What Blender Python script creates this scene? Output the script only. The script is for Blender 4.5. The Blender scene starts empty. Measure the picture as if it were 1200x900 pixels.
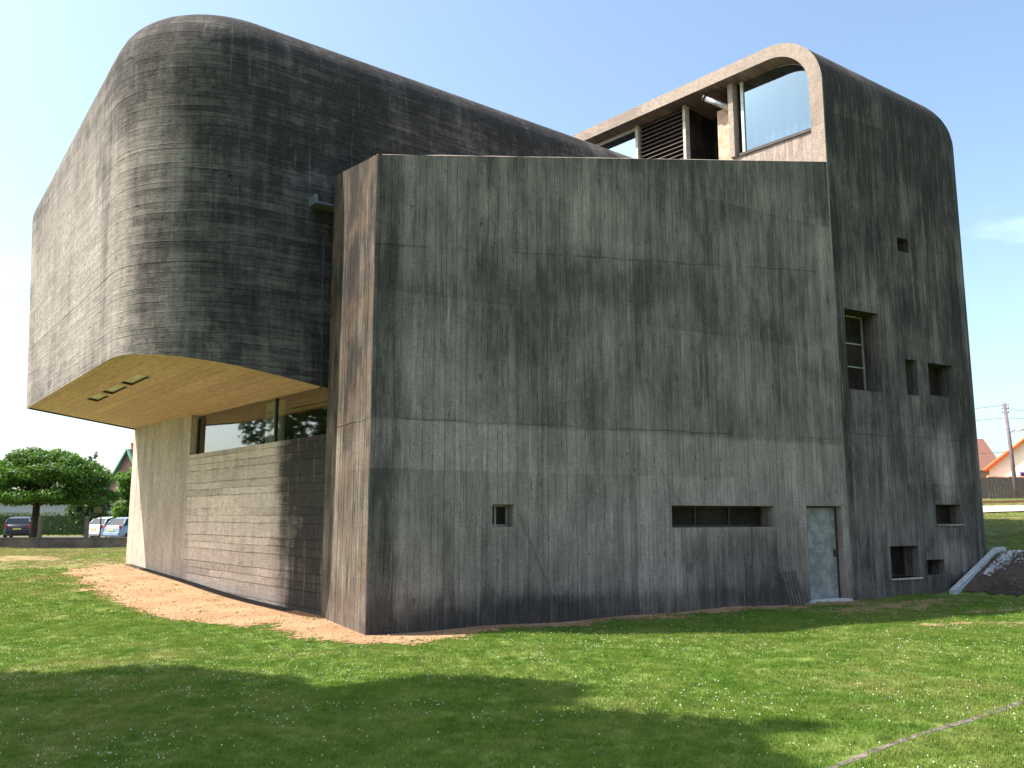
import bpy, bmesh, math, random
import numpy as np
from mathutils import Vector, Matrix, noise
from mathutils.geometry import tessellate_polygon
random.seed(7); rng = np.random.default_rng(7)
C = bpy.context.scene.collection
R_ = math.radians

# ---------------------------------------------------------------- camera
cam = bpy.data.cameras.new('camera'); co = bpy.data.objects.new('camera', cam); C.objects.link(co)
cam.sensor_width = 36; cam.lens = 30.0; cam.clip_end = 5000; cam.clip_start = .05
co.location = (0, 0, 1.7); co.rotation_euler = (R_(90) + math.atan(.153), 0, 0)
bpy.context.scene.camera = co
# ---------------------------------------------------------------- light
SUN_EL = 52.5; TRAV = math.atan2(.035, 1)         # heading the light travels
w_ = bpy.data.worlds.new('World'); bpy.context.scene.world = w_; w_.use_nodes = True
wn = w_.node_tree; wn.nodes.clear()
sky = wn.nodes.new('ShaderNodeTexSky'); sky.sky_type = 'NISHITA'; sky.sun_disc = False
sky.sun_elevation = R_(SUN_EL)
sx, sy = -math.cos(TRAV), -math.sin(TRAV)         # towards the sun
sky.sun_rotation = math.atan2(sx, sy)
sky.altitude = 200; sky.air_density = 1.0; sky.dust_density = 3.0; sky.ozone_density = 1.0
bg = wn.nodes.new('ShaderNodeBackground'); bg.inputs[1].default_value = .135
wo = wn.nodes.new('ShaderNodeOutputWorld')
tc = wn.nodes.new('ShaderNodeTexCoord')
mp = wn.nodes.new('ShaderNodeMapping'); mp.inputs['Scale'].default_value = (1.2, 1.2, 4.5)
nz = wn.nodes.new('ShaderNodeTexNoise'); nz.inputs['Scale'].default_value = 2.2; nz.inputs['Detail'].default_value = 7; nz.inputs['Roughness'].default_value = .55
cr = wn.nodes.new('ShaderNodeValToRGB'); cr.color_ramp.elements[0].position = .63; cr.color_ramp.elements[1].position = .95
cr.color_ramp.elements[0].color = (0, 0, 0, 1); cr.color_ramp.elements[1].color = (.6, .6, .6, 1)
mx = wn.nodes.new('ShaderNodeMix'); mx.data_type = 'RGBA'
mx.inputs[7].default_value = (6.6, 7.1, 7.5, 1)
L = wn.links.new
L(tc.outputs['Generated'], mp.inputs[0]); L(mp.outputs[0], nz.inputs['Vector']); L(nz.outputs['Fac'], cr.inputs[0])
L(cr.outputs[0], mx.inputs[0]); L(sky.outputs[0], mx.inputs[6]); tn = wn.nodes.new('ShaderNodeMix'); tn.data_type = 'RGBA'; tn.blend_type = 'MULTIPLY'; tn.inputs[0].default_value = 1; tn.inputs[7].default_value = (1.06, 1.11, 1.07, 1)
L(mx.outputs[2], tn.inputs[6]); L(tn.outputs[2], bg.inputs[0]); L(bg.outputs[0], wo.inputs[0])
sl = bpy.data.lights.new('sun', 'SUN'); sl.energy = 5.0; sl.angle = R_(.53); sl.color = (1, .93, .83)
so = bpy.data.objects.new('sun', sl); C.objects.link(so)
e = R_(SUN_EL)
so.rotation_euler = Vector((math.cos(e) * math.cos(TRAV), math.cos(e) * math.sin(TRAV), -math.sin(e))).to_track_quat('-Z', 'Y').to_euler()
so.location = (-30, 10, 40)
vs = bpy.context.scene.view_settings
vs.view_transform = 'Standard'; vs.look = 'None'; vs.gamma = 1; vs.exposure = 1.15; vs.use_curve_mapping = False

# ---------------------------------------------------------------- node helpers
class NT:
    def __init__(s, name):
        s.m = bpy.data.materials.new(name); s.m.use_nodes = True; s.t = s.m.node_tree; s.t.nodes.clear()
    def n(s, typ, **k):
        d = s.t.nodes.new(typ)
        for a, b in k.items(): setattr(d, a, b)
        return d
    def put(s, sock, v):
        if hasattr(v, 'is_output'): s.t.links.new(v, sock)
        elif isinstance(v, (tuple, list)): sock.default_value = tuple(v) + ((1,) if len(sock.default_value) == 4 and len(v) == 3 else ())
        else: sock.default_value = v
    def ma(s, op, a, b=0.0, c=None, clamp=False):
        d = s.n('ShaderNodeMath', operation=op, use_clamp=clamp); s.put(d.inputs[0], a); s.put(d.inputs[1], b)
        if c is not None: s.put(d.inputs[2], c)
        return d.outputs[0]
    def vec(s, x, y, z=0.0):
        d = s.n('ShaderNodeCombineXYZ'); s.put(d.inputs[0], x); s.put(d.inputs[1], y); s.put(d.inputs[2], z); return d.outputs[0]
    def noise(s, v, sc, det=3, ro=.55, dist=0):
        d = s.n('ShaderNodeTexNoise'); s.put(d.inputs['Vector'], v); d.inputs['Scale'].default_value = sc
        d.inputs['Detail'].default_value = det; d.inputs['Roughness'].default_value = ro; d.inputs['Distortion'].default_value = dist
        return d.outputs['Fac']
    def step(s, v, a, b, lo=0.0, hi=1.0):
        d = s.n('ShaderNodeMapRange', interpolation_type='SMOOTHSTEP'); s.put(d.inputs[0], v)
        for i, q in enumerate((a, b, lo, hi)): s.put(d.inputs[i + 1], q)
        return d.outputs[0]
    def mix(s, f, a, b, mode='MIX'):
        d = s.n('ShaderNodeMix', data_type='RGBA', blend_type=mode); s.put(d.inputs[0], f); s.put(d.inputs[6], a); s.put(d.inputs[7], b)
        return d.outputs[2]
    def wn(s, v):
        d = s.n('ShaderNodeTexWhiteNoise', noise_dimensions='2D'); s.put(d.inputs['Vector'], v); return d.outputs['Value']
    def sep(s, v):
        d = s.n('ShaderNodeSeparateXYZ'); s.put(d.inputs[0], v); return d.outputs
    def bsdf(s, col, rough=.9, metal=0.0, bump=None, dist=.01, strength=1.0, spec=.3, **k):
        p = s.n('ShaderNodeBsdfPrincipled'); s.put(p.inputs['Base Color'], col); s.put(p.inputs['Roughness'], rough)
        s.put(p.inputs['Metallic'], metal); p.inputs['Specular IOR Level'].default_value = spec
        for a, b in k.items(): s.put(p.inputs[a], b)
        if bump is not None:
            b = s.n('ShaderNodeBump'); b.inputs['Distance'].default_value = dist; b.inputs['Strength'].default_value = strength
            s.put(b.inputs['Height'], bump); s.t.links.new(b.outputs[0], p.inputs['Normal'])
        o = s.n('ShaderNodeOutputMaterial'); s.t.links.new(p.outputs[0], o.inputs[0]); return s.m

def simple(name, col, rough=.7, metal=0.0, var=.15, sc=6, bump=.003, spec=.3):
    q = NT(name); tcn = q.n('ShaderNodeTexCoord').outputs['Object']
    a = q.noise(tcn, sc, 5); b = q.noise(tcn, sc * 9, 3)
    f = q.ma('MULTIPLY_ADD', a, .7, q.ma('MULTIPLY', b, .3))
    lo = tuple(c * (1 - var * 2) for c in col); hi = tuple(min(1, c * (1 + var * 2)) for c in col)
    return q.bsdf(q.mix(q.step(f, .3, .7), lo, hi), rough, metal, b, bump, .6, spec)

def concrete(name, board='V', bw=.14, light=(.30, .29, .27), dark=(.06, .062, .065), bias=0.0, vramp=((0, 0), (1, 0)),
             joints=(), spots=(), contrast=1.0, warm=None, seed=0.0, groove=1.0, streaky=1.0, cracks=(), plank=.34, wash=.5, crisp=.55, panel=.12, chip=.45, gr=.75, rgh=1.0):
    """board-marked concrete: planks printed along V (vertical) or U (level), rain streaks, mould, pour joints"""
    q = NT(name); uv = q.n('ShaderNodeUVMap').outputs[0]
    sp = q.sep(uv); U, V = sp[0], sp[1]
    P = q.vec(q.ma('ADD', U, seed), q.ma('ADD', V, seed * .37))
    wob = q.ma('MULTIPLY', q.noise(P, .7, 2), .05)
    ac, al = (U, V) if board == 'V' else (V, U)
    b = q.ma('DIVIDE', q.ma('ADD', ac, wob), bw)
    # unequal plank widths: warp by a per-metre wave
    b = q.ma('ADD', b, q.ma('MULTIPLY', q.ma('SINE', q.ma('MULTIPLY', b, 2.1)), .22))
    idn = q.ma('FLOOR', b); fr = q.ma('SUBTRACT', b, idn)
    r1 = q.wn(q.vec(idn, 3.3 + seed))
    seg = q.ma('FLOOR', q.ma('ADD', q.ma('DIVIDE', al, 2.9), q.ma('MULTIPLY', r1, 7.0)))
    r2 = q.wn(q.vec(idn, q.ma('ADD', seg, seed)))
    along = q.vec(q.ma('MULTIPLY', ac, 55.0), q.ma('MULTIPLY', al, 2.2)) 
    grain = q.noise(along, 1.0, 5, .65)
    fine = q.noise(P, 28, 4, .7)
    pits = q.step(q.noise(P, 14, 3, .6), .66, .74)
    medium = q.noise(q.vec(q.ma('MULTIPLY', ac, 9.0), q.ma('MULTIPLY', al, 1.1)), 1.0, 6, .65)
    blotch = q.noise(P, .55, 7, .62, .4)
    streak = q.noise(q.vec(q.ma('MULTIPLY', q.ma('ADD', U, seed * 2), 4.2), q.ma('MULTIPLY', V, .42)), 1.0, 6, .68)
    sP = q.noise(q.vec(q.ma('MULTIPLY', idn, 3.17), q.ma('MULTIPLY', al, .55), seed), 1.0, 5, .6)
    gP = q.noise(q.vec(q.ma('MULTIPLY_ADD', ac, 30.0, q.ma('MULTIPLY', r1, 50.0)), q.ma('MULTIPLY', al, 1.3), 4.0), 1.0, 6, .7)
    rough = q.noise(P, 7.5, 7, .72)
    ed = q.ma('MINIMUM', fr, q.ma('SUBTRACT', 1.0, fr))
    dash = q.noise(q.vec(q.ma('MULTIPLY', ac, 5.0), q.ma('MULTIPLY', al, 1.6), 7.0), 1.0, 5, .7)
    ew = q.ma('MULTIPLY_ADD', dash, .16, .0)
    edge = q.ma('MULTIPLY', q.ma('SUBTRACT', 1.0, q.step(ed, .0, ew)), q.step(q.ma('ADD', dash, q.ma('MULTIPLY', r1, .20)), .40, .66))
    blot2 = q.noise(q.vec(q.ma('MULTIPLY', U, 1.9), q.ma('MULTIPLY', V, .9), seed + 3), 1.0, 8, .7)
    run = q.noise(q.vec(q.ma('MULTIPLY', q.ma('ADD', U, seed), 13.0), q.ma('MULTIPLY', V, .55), 2.0), 1.0, 5, .7)
    cr = q.n('ShaderNodeValToRGB'); q.put(cr.inputs[0], q.ma('DIVIDE', V, 13.0)); el = cr.color_ramp.elements
    el[0].position, v0 = vramp[0]; el[0].color = (.5 + v0,) * 3 + (1,)
    el[1].position, v1 = vramp[-1]; el[1].color = (.5 + v1,) * 3 + (1,)
    for p_, v_ in vramp[1:-1]:
        ee = el.new(p_); ee.color = (.5 + v_,) * 3 + (1,)
    vr = q.ma('SUBTRACT', cr.outputs[0], .5)
    st = q.ma('ADD', q.ma('MULTIPLY_ADD', blotch, .55, -.30), q.ma('ADD', q.ma('MULTIPLY', blot2, .6), q.ma('MULTIPLY_ADD', streak, .55 * streaky, .10 * streaky)))
    st = q.ma('ADD', st, q.ma('MULTIPLY_ADD', medium, .25, .05))
    st = q.ma('ADD', st, q.ma('MULTIPLY', q.ma('SUBTRACT', sP, .5), crisp))
    st = q.ma('ADD', st, q.ma('MULTIPLY', q.ma('SUBTRACT', gP, .5), crisp * .8))
    st = q.ma('ADD', st, q.ma('MULTIPLY', q.ma('SUBTRACT', rough, .5), .5 * rgh))
    st = q.ma('ADD', st, q.ma('ADD', vr, bias))
    st = q.ma('ADD', st, q.ma('MULTIPLY', q.ma('SUBTRACT', r2, .5), .12))
    for (u0, v0, ru, rv, k) in spots:
        dx = q.ma('DIVIDE', q.ma('SUBTRACT', U, u0), ru); dy = q.ma('DIVIDE', q.ma('SUBTRACT', V, v0), rv)
        d2 = q.ma('ADD', q.ma('MULTIPLY', dx, dx), q.ma('MULTIPLY', dy, dy))
        g = q.ma('MULTIPLY', q.ma('SUBTRACT', 1.0, q.step(d2, .0, 1.3)), k)
        st = q.ma('ADD', st, g)
    pan = q.wn(q.vec(q.ma('FLOOR', q.ma('DIVIDE', U, 2.45)), q.ma('FLOOR', q.ma('ADD', q.ma('DIVIDE', V, 2.7), .12)), seed))
    st = q.ma('ADD', st, q.ma('MULTIPLY', q.ma('SUBTRACT', pan, .5), panel))
    half = .42 / contrast
    f = q.step(st, .85 - half, .85 + half)
    col = q.mix(f, light, dark)
    if warm: col = q.mix(q.step(q.noise(P, 1.3, 5), .42, .68, 0, .75), col, warm)
    k = q.ma('ADD', .80 - plank / 2, q.ma('MULTIPLY', r2, plank)); k = q.ma('MULTIPLY', k, q.step(rough, .36, .64, 1 - .16 * rgh, 1 + .12 * rgh))
    k = q.ma('MULTIPLY', k, q.step(grain, .28, .72, 1 - .32 * gr, 1 + .28 * gr))
    k = q.ma('MULTIPLY', k, q.step(fine, .28, .72, .80, 1.22))
    k = q.ma('MULTIPLY', k, q.ma('SUBTRACT', 1.0, q.ma('MULTIPLY', edge, .55 * groove)))
    k = q.ma('MULTIPLY', k, q.ma('SUBTRACT', 1.0, q.ma('MULTIPLY', pits, .35)))
    chips = q.step(q.noise(q.vec(q.ma('MULTIPLY', ac, 9.0), q.ma('MULTIPLY', al, 3.5), 9.0), 1.0, 5, .65), .635, .70)
    k = q.ma('MULTIPLY', k, q.ma('SUBTRACT', 1.0, q.ma('MULTIPLY', chips, chip)))
    hgt = q.ma('ADD', q.ma('MULTIPLY', r2, .7), q.ma('MULTIPLY', grain, .5))
    for j, (jz, slope) in enumerate(joints):
        y = q.ma('SUBTRACT', V, q.ma('ADD', jz - .03, q.ma('ADD', q.ma('MULTIPLY', U, slope), q.ma('MULTIPLY', q.noise(q.vec(U, jz), 1.7, 4), .10))))
        ln = q.ma('SUBTRACT', 1.0, q.step(q.ma('ABSOLUTE', y), .004, .022))
        ln = q.ma('MULTIPLY', ln, q.step(q.noise(q.vec(U, jz + 4), .8, 4), .35, .62))
        k = q.ma('MULTIPLY', k, q.ma('SUBTRACT', 1.0, q.ma('MULTIPLY', ln, .35)))
        hgt = q.ma('SUBTRACT', hgt, q.ma('MULTIPLY', ln, .6))
    for (ua, va, ub, vb) in cracks:                     # thin wandering settlement crack
        tt = q.ma('DIVIDE', q.ma('SUBTRACT', V, va), vb - va)
        ins = q.ma('MULTIPLY', q.step(tt, 0, .03), q.ma('SUBTRACT', 1.0, q.step(tt, .97, 1.0)))
        xc = q.ma('ADD', q.ma('MULTIPLY_ADD', tt, ub - ua, ua), q.ma('MULTIPLY', q.ma('SUBTRACT', q.noise(q.vec(V, ua), 4, 4), .5), .12))
        ln = q.ma('MULTIPLY', ins, q.ma('SUBTRACT', 1.0, q.step(q.ma('ABSOLUTE', q.ma('SUBTRACT', U, xc)), .002, .012)))
        k = q.ma('MULTIPLY', k, q.ma('SUBTRACT', 1.0, q.ma('MULTIPLY', ln, .55)))
    hgt = q.ma('SUBTRACT', hgt, q.ma('MULTIPLY', edge, .9 * groove)); hgt = q.ma('SUBTRACT', hgt, q.ma('MULTIPLY', pits, .8))
    hgt = q.ma('ADD', hgt, q.ma('ADD', q.ma('MULTIPLY', fine, .5), q.ma('MULTIPLY', rough, 1.1 * rgh))); hgt = q.ma('SUBTRACT', hgt, q.ma('MULTIPLY', chips, .8))
    col = q.mix(q.ma('MULTIPLY', q.step(run, .56, .72), wash * .45), col, tuple(min(1, c * 1.25) for c in light))
    kk = q.n('ShaderNodeCombineXYZ'); [q.put(kk.inputs[i], k) for i in range(3)]
    col = q.mix(1.0, col, kk.outputs[0], 'MULTIPLY')
    return q.bsdf(col, .93, bump=hgt, dist=.012, strength=.9, spec=.2)

# ---------------------------------------------------------------- mesh helpers
class MB:
    def __init__(s): s.v = []; s.f = []; s.u = []; s.sm = []
    def poly(s, pts, uvs=None, smooth=False):
        n = len(s.v); s.v += [tuple(p) for p in pts]; s.f.append(tuple(range(n, n + len(pts))))
        if uvs is None:
            a = Vector(pts[1]) - Vector(pts[0]); nn = a.cross(Vector(pts[-1]) - Vector(pts[0]))
            if abs(nn.z) > .7 * (nn.length + 1e-9): uvs = [(p[0], p[1]) for p in pts]
            else:
                h = Vector((nn.y, -nn.x, 0)); h = h.normalized() if h.length > 1e-9 else Vector((1, 0, 0))
                uvs = [(p[0] * h.x + p[1] * h.y, p[2]) for p in pts]
        s.u.append(uvs); s.sm.append(smooth)
    def grid(s, P, UV=None, smooth=True, closed=False, skip=None):
        n = len(s.v); a, b = len(P), len(P[0])
        for r in P: s.v += [tuple(p) for p in r]
        for i in range(a - 1):
            for j in range(b if closed else b - 1):
                if skip and skip(i, j): continue
                k = (j + 1) % b
                s.f.append((n + i * b + j, n + i * b + k, n + (i + 1) * b + k, n + (i + 1) * b + j)); s.sm.append(smooth)
                if UV: s.u.append([UV[i][j], UV[i][k], UV[i + 1][k], UV[i + 1][j]])
                else: s.u.append([(0, 0)] * 4)
    def box(s, c, size, rot=0, M=None):
        x, y, z = (q / 2 for q in size)
        V = [Vector((i * x, j * y, k * z)) for k in (-1, 1) for j in (-1, 1) for i in (-1, 1)]
        T = M if M is not None else Matrix.Translation(c) @ Matrix.Rotation(rot, 4, 'Z')
        V = [T @ q for q in V]
        for f in ((0, 2, 3, 1), (4, 5, 7, 6), (0, 1, 5, 4), (2, 6, 7, 3), (0, 4, 6, 2), (1, 3, 7, 5)): s.poly([V[i] for i in f])
    def tube(s, pts, rad, seg=8, cap=True):
        pts = [Vector(p) for p in pts]; rad = rad if isinstance(rad, (list, tuple)) else [rad] * len(pts)
        rings = []
        for i, p in enumerate(pts):
            d = (pts[min(i + 1, len(pts) - 1)] - pts[max(i - 1, 0)]).normalized()
            a = d.orthogonal().normalized() if i == 0 else (pa - d * pa.dot(d)).normalized()
            pa = a; b = d.cross(a)
            rings.append([p + (a * math.cos(t) + b * math.sin(t)) * rad[i] for t in (2 * math.pi * k / seg for k in range(seg))])
        s.grid(rings, smooth=True, closed=True)
        if cap: s.poly(rings[0][::-1]); s.poly(rings[-1])
    def build(s, name, mat, parent=None, merge=True, bevel=0):
        me = bpy.data.meshes.new(name); me.from_pydata(s.v, [], s.f)
        ul = me.uv_layers.new(name='UVMap'); flat = [c for f in s.u for p in f for c in (p[0], p[1])]
        ul.data.foreach_set('uv', flat); me.polygons.foreach_set('use_smooth', s.sm)
        if merge:
            bm = bmesh.new(); bm.from_mesh(me); bmesh.ops.remove_doubles(bm, verts=bm.verts, dist=1e-4)
            bmesh.ops.recalc_face_normals(bm, faces=bm.faces)
            if bevel:
                es = [e for e in bm.edges if len(e.link_faces) == 2 and e.calc_face_angle(0) > .5]
                bmesh.ops.bevel(bm, geom=es, offset=bevel, segments=2, affect='EDGES', profile=.5)
            bm.to_mesh(me); bm.free()
        me.materials.append(mat)
        o = bpy.data.objects.new(name, me); C.objects.link(o)
        if parent: o.parent = parent; o.matrix_parent_inverse = Matrix.Translation(-parent.location) if parent.rotation_euler.z == 0 else (Matrix.Translation(parent.location) @ Matrix.Rotation(parent.rotation_euler.z, 4, 'Z')).inverted()
        return o
    def buildl(s, name, mat, parent, **k):                # vertices already in the parent's own space
        o = s.build(name, mat, None, **k); o.parent = parent; return o
def tag(o, label=None, cat=None, group=None, kind=None):
    if label: o['label'] = label
    if cat: o['category'] = cat
    if group: o['group'] = group
    if kind: o['kind'] = kind
    return o
def empty(name, loc, label, cat, group=None, rz=0):
    o = bpy.data.objects.new(name, None); C.objects.link(o); o.location = loc; o.rotation_euler.z = rz
    return tag(o, label, cat, group)

# ---------------------------------------------------------------- terrain
def ss(a, b, x):
    t = np.clip((x - a) / (b - a), 0, 1); return t * t * (3 - 2 * t)
def hgt(x, y):
    x = np.asarray(x, float); y = np.asarray(y, float)
    left = .38 * ss(14.5, 24, y) * (1 - ss(28, 42, y)) * ss(1, -3, x) * ss(-40, -18, x)
    d = (x - 9.5) * .61 + (y - 18.9) * .79
    m = ss(-.2, .32, x / (np.abs(y) + 2)) * (y > -5)
    bank = .80 * np.clip(d / 1.9, 0, 1) + np.interp(d, [1.5, 5.4, 14.8, 19, 26, 34, 60, 200], [0, .55, .90, 1.2, 1.55, 1.75, 2.2, 3.0])
    und = .02 * np.sin(x * .9 + 1.3) * np.sin(y * .7) + .012 * np.sin(x * 2.3 + y * 1.1)
    near = ss(60, 25, y)
    return left + m * bank * (d > 0) + und * near
def hz(x, y): return float(hgt(x, y))

def axis(lo, hi, f0, f1, fine, grow=1.18):
    a = list(np.arange(f0, f1 + 1e-6, fine)); s = fine; x = a[-1]; 
    while x < hi: s *= grow; x += s; a.append(x)
    s = fine; x = a[0]
    while x > lo: s *= grow; x -= s; a.insert(0, x)
    return np.array(a)
GX = axis(-1500, 1500, -16, 20, .3); GY = axis(-60, 2500, 2, 30, .3)

def grass_colour(q, pos):
    """lawn tint from the place: fresh, yellowed and bald areas"""
    sc = q.vec(*[q.sep(pos)[i] for i in (0, 1)])
    a = q.noise(sc, .35, 5, .6); b = q.noise(sc, 1.6, 5, .6); c = q.noise(sc, 9, 4)
    col = q.mix(q.step(b, .35, .65), (.120, .205, .031), (.185, .268, .050))
    y = q.ma('ADD', q.ma('MULTIPLY', a, .6), q.ma('MULTIPLY', b, .4))
    spp = q.sep(pos)
    farl = q.step(spp[1], 14, 26, 0, .16)          # the lawn further off is drier
    y = q.ma('ADD', y, farl)
    col = q.mix(q.step(y, .46, .66, 0, .8), col, (.27, .27, .085))
    col = q.mix(q.ma('MULTIPLY', q.step(y, .60, .70), q.step(c, .35, .6)), col, (.38, .27, .15))
    k = q.step(c, .2, .8, .75, 1.2)
    kk = q.n('ShaderNodeCombineXYZ'); [q.put(kk.inputs[i], k) for i in range(3)]
    return q.mix(1.0, col, kk.outputs[0], 'MULTIPLY')
def mat_ground():
    q = NT('lawn_ground'); pos = q.n('ShaderNodeNewGeometry').outputs['Position']
    col = grass_colour(q, pos); f = q.noise(pos, 45, 4, .7)
    return q.bsdf(q.mix(q.step(f, .3, .7, .2, .8), col, (.05, .075, .018)), .95, bump=f, dist=.008, strength=.8, spec=.1)
def mat_blade():
    q = NT('grass_blade'); pos = q.n('ShaderNodeNewGeometry').outputs['Position']
    col = grass_colour(q, pos); rnd = q.n('ShaderNodeObjectInfo').outputs['Random']
    col = q.mix(q.step(rnd, .0, 1.0, 0, .6), col, q.mix(.5, col, (.17, .30, .06)))
    p = q.n('ShaderNodeBsdfDiffuse'); q.put(p.inputs[0], col)
    t = q.n('ShaderNodeBsdfTranslucent'); q.put(t.inputs[0], col)
    m = q.n('ShaderNodeMixShader'); m.inputs[0].default_value = .45
    q.t.links.new(p.outputs[0], m.inputs[1]); q.t.links.new(t.outputs[0], m.inputs[2])
    o = q.n('ShaderNodeOutputMaterial'); q.t.links.new(m.outputs[0], o.inputs[0]); return q.m
MG = mat_ground(); MBL = mat_blade()
X, Y = np.meshgrid(GX, GY); Z = hgt(X, Y)
g = MB(); nx, ny = len(GX), len(GY)
me = bpy.data.meshes.new('lawn'); vs_ = np.stack([X.ravel(), Y.ravel(), Z.ravel()], 1)
ii = np.arange(nx * ny).reshape(ny, nx)
F = np.stack([ii[:-1, :-1].ravel(), ii[:-1, 1:].ravel(), ii[1:, 1:].ravel(), ii[1:, :-1].ravel()], 1)
me.from_pydata(vs_.tolist(), [], F.tolist()); me.polygons.foreach_set('use_smooth', [True] * len(F)); me.materials.append(MG)
o = bpy.data.objects.new('ground', me); C.objects.link(o); tag(o, 'green lawn with dry patches around the concrete church', 'ground', kind='structure')

def inpoly(x, y, poly):
    x = np.asarray(x); y = np.asarray(y); r = np.zeros(x.shape, bool); n = len(poly)
    for i in range(n):
        x1, y1 = poly[i]; x2, y2 = poly[(i + 1) % n]
        c = ((y1 > y) != (y2 > y)) & (x < (x2 - x1) * (y - y1) / (y2 - y1 + 1e-12) + x1); r ^= c
    return r
def fb(x, y, s, seed=0):
    return noise.fractal(Vector((x * s + seed, y * s, seed * 1.7)), 1.0, 2.0, 3)
def drape(name, poly, mat, step, off, jit=.0, jsc=1.2, parent=None, smooth=True):
    xs = [p[0] for p in poly]; ys = [p[1] for p in poly]
    ax = np.arange(min(xs) - .5, max(xs) + .5, step); ay = np.arange(min(ys) - .5, max(ys) + .5, step)
    m = MB(); idx = {}
    def vid(i, j):
        if (i, j) not in idx:
            idx[(i, j)] = len(m.v); x, y = ax[i], ay[j]; m.v.append((x, y, hz(x, y) + off))
        return idx[(i, j)]
    cx, cy = np.meshgrid(ax[:-1] + step / 2, ay[:-1] + step / 2)
    if jit:
        dx = np.array([[fb(a, b, jsc, 1) for a, b in zip(r, s)] for r, s in zip(cx, cy)]) * jit
        dy = np.array([[fb(a, b, jsc, 9) for a, b in zip(r, s)] for r, s in zip(cx, cy)]) * jit
        dx += rng.normal(0, jit * .26, dx.shape); dy += rng.normal(0, jit * .26, dx.shape)
    else: dx = dy = 0
    ok = inpoly(cx + dx, cy + dy, poly)
    for j in range(ok.shape[0]):
        for i in range(ok.shape[1]):
            if ok[j, i]:
                m.f.append((vid(i, j), vid(i + 1, j), vid(i + 1, j + 1), vid(i, j + 1))); m.sm.append(smooth)
                m.u.append([(ax[i], ay[j]), (ax[i + 1], ay[j]), (ax[i + 1], ay[j + 1]), (ax[i], ay[j + 1])])
    return m.build(name, mat, parent)

def mat_dirt(name, a, b, c, sc=1.0):
    q = NT(name); pos = q.n('ShaderNodeNewGeometry').outputs['Position']
    n1 = q.noise(pos, 1.1 * sc, 5); n2 = q.noise(pos, 38 * sc, 4, .7)
    vo = q.n('ShaderNodeTexVoronoi'); q.put(vo.inputs['Vector'], pos); vo.inputs['Scale'].default_value = 55 * sc
    col = q.mix(q.step(n1, .35, .65), a, b)
    col = q.mix(q.step(n2, .45, .75, 0, .55), col, c)
    vc = q.n('ShaderNodeSeparateColor'); q.put(vc.inputs[0], vo.outputs['Color'])
    k = q.ma('MULTIPLY_ADD', vc.outputs[0], .5, .72)
    kk = q.n('ShaderNodeCombineXYZ'); [q.put(kk.inputs[i], k) for i in range(3)]
    col = q.mix(1.0, col, kk.outputs[0], 'MULTIPLY')
    return q.bsdf(col, .95, bump=q.ma('ADD', n2, q.ma('MULTIPLY', vo.outputs['Distance'], -1.0)), dist=.02, strength=.9, spec=.1)
M_dirt = mat_dirt('orange_gravel_dirt', (.40, .225, .125), (.47, .29, .17), (.23, .145, .09))
M_earth = mat_dirt('dark_earth', (.060, .045, .036), (.11, .080, .062), (.035, .028, .022), .5)
DIRT = [(-10.2, 23.6), (-11.5, 22.5), (-9.9, 19.7), (-8.3, 17.8), (-6.9, 15.9), (-5.5, 14.5), (-4.2, 13.7), (-3.5, 13.2), (-2.9, 12.4), (-2.1, 11.75),
        (-1.3, 11.65), (-.9, 12.1), (-.4, 12.9), (2.8, 14.75), (4.6, 15.6), (5.6, 16.4), (7.2, 17.2), (6.8, 18), (0, 14.5), (-2, 13.2), (-3, 15), (-9.8, 24)]
o = drape('gravel_patch', DIRT, M_dirt, .06, .010, .45, 1.1); tag(o, 'bare orange gravelly dirt along the foot of the church', 'dirt', kind='structure')
def mat_worn():
    q = NT('worn_lawn'); pos = q.n('ShaderNodeNewGeometry').outputs['Position']
    n2 = q.noise(pos, 22, 5, .7)
    return q.bsdf(q.mix(q.step(n2, .42, .6), (.36, .23, .13), (.13, .14, .045)), .95, bump=n2, dist=.02, spec=.1)
M_worn = mat_worn()
WORN = [[(4.9, 15.2), (7.2, 15.6), (8.0, 16.6), (9.6, 17.4), (8.4, 17.9), (6.9, 16.9)], [(7.6, 15.3), (10.5, 15.9), (10.8, 16.5), (8.6, 16.1)],
        [(-17.5, 29.0), (-14.2, 27.2), (-13.4, 25.6), (-14.6, 24.4), (-18.0, 26.6)], [(6.2, 13.6), (8.4, 13.9), (8.6, 14.2), (6.4, 14.0)]]
for p_ in WORN:
    tag(drape('worn_patch', p_, M_worn, .10, .008, .5, 1.6), 'bald brown patch worn into the lawn', 'bare soil', 'bald patches in the lawn', 'structure')

# ---------------------------------------------------------------- church
church = empty('church', (-2.0, 17.0, 0), 'brutalist concrete church of tilted bunker-like rounded shells with board marks', 'church')
T_ = math.radians(42)
cor = Vector((-2.08, 12.5, 0)); A = Vector((6.85, 17.6, 0)); W = (A - cor).normalized(); SA = (A - cor).length; NI = Vector((-W.y, W.x, 0))
SOUT = -NI
CD = Vector((-math.sin(T_), math.cos(T_), 0)); CM = Vector((math.cos(T_), math.sin(T_), 0))
Lc = Vector((-3.16, 14.5, 0))

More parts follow.
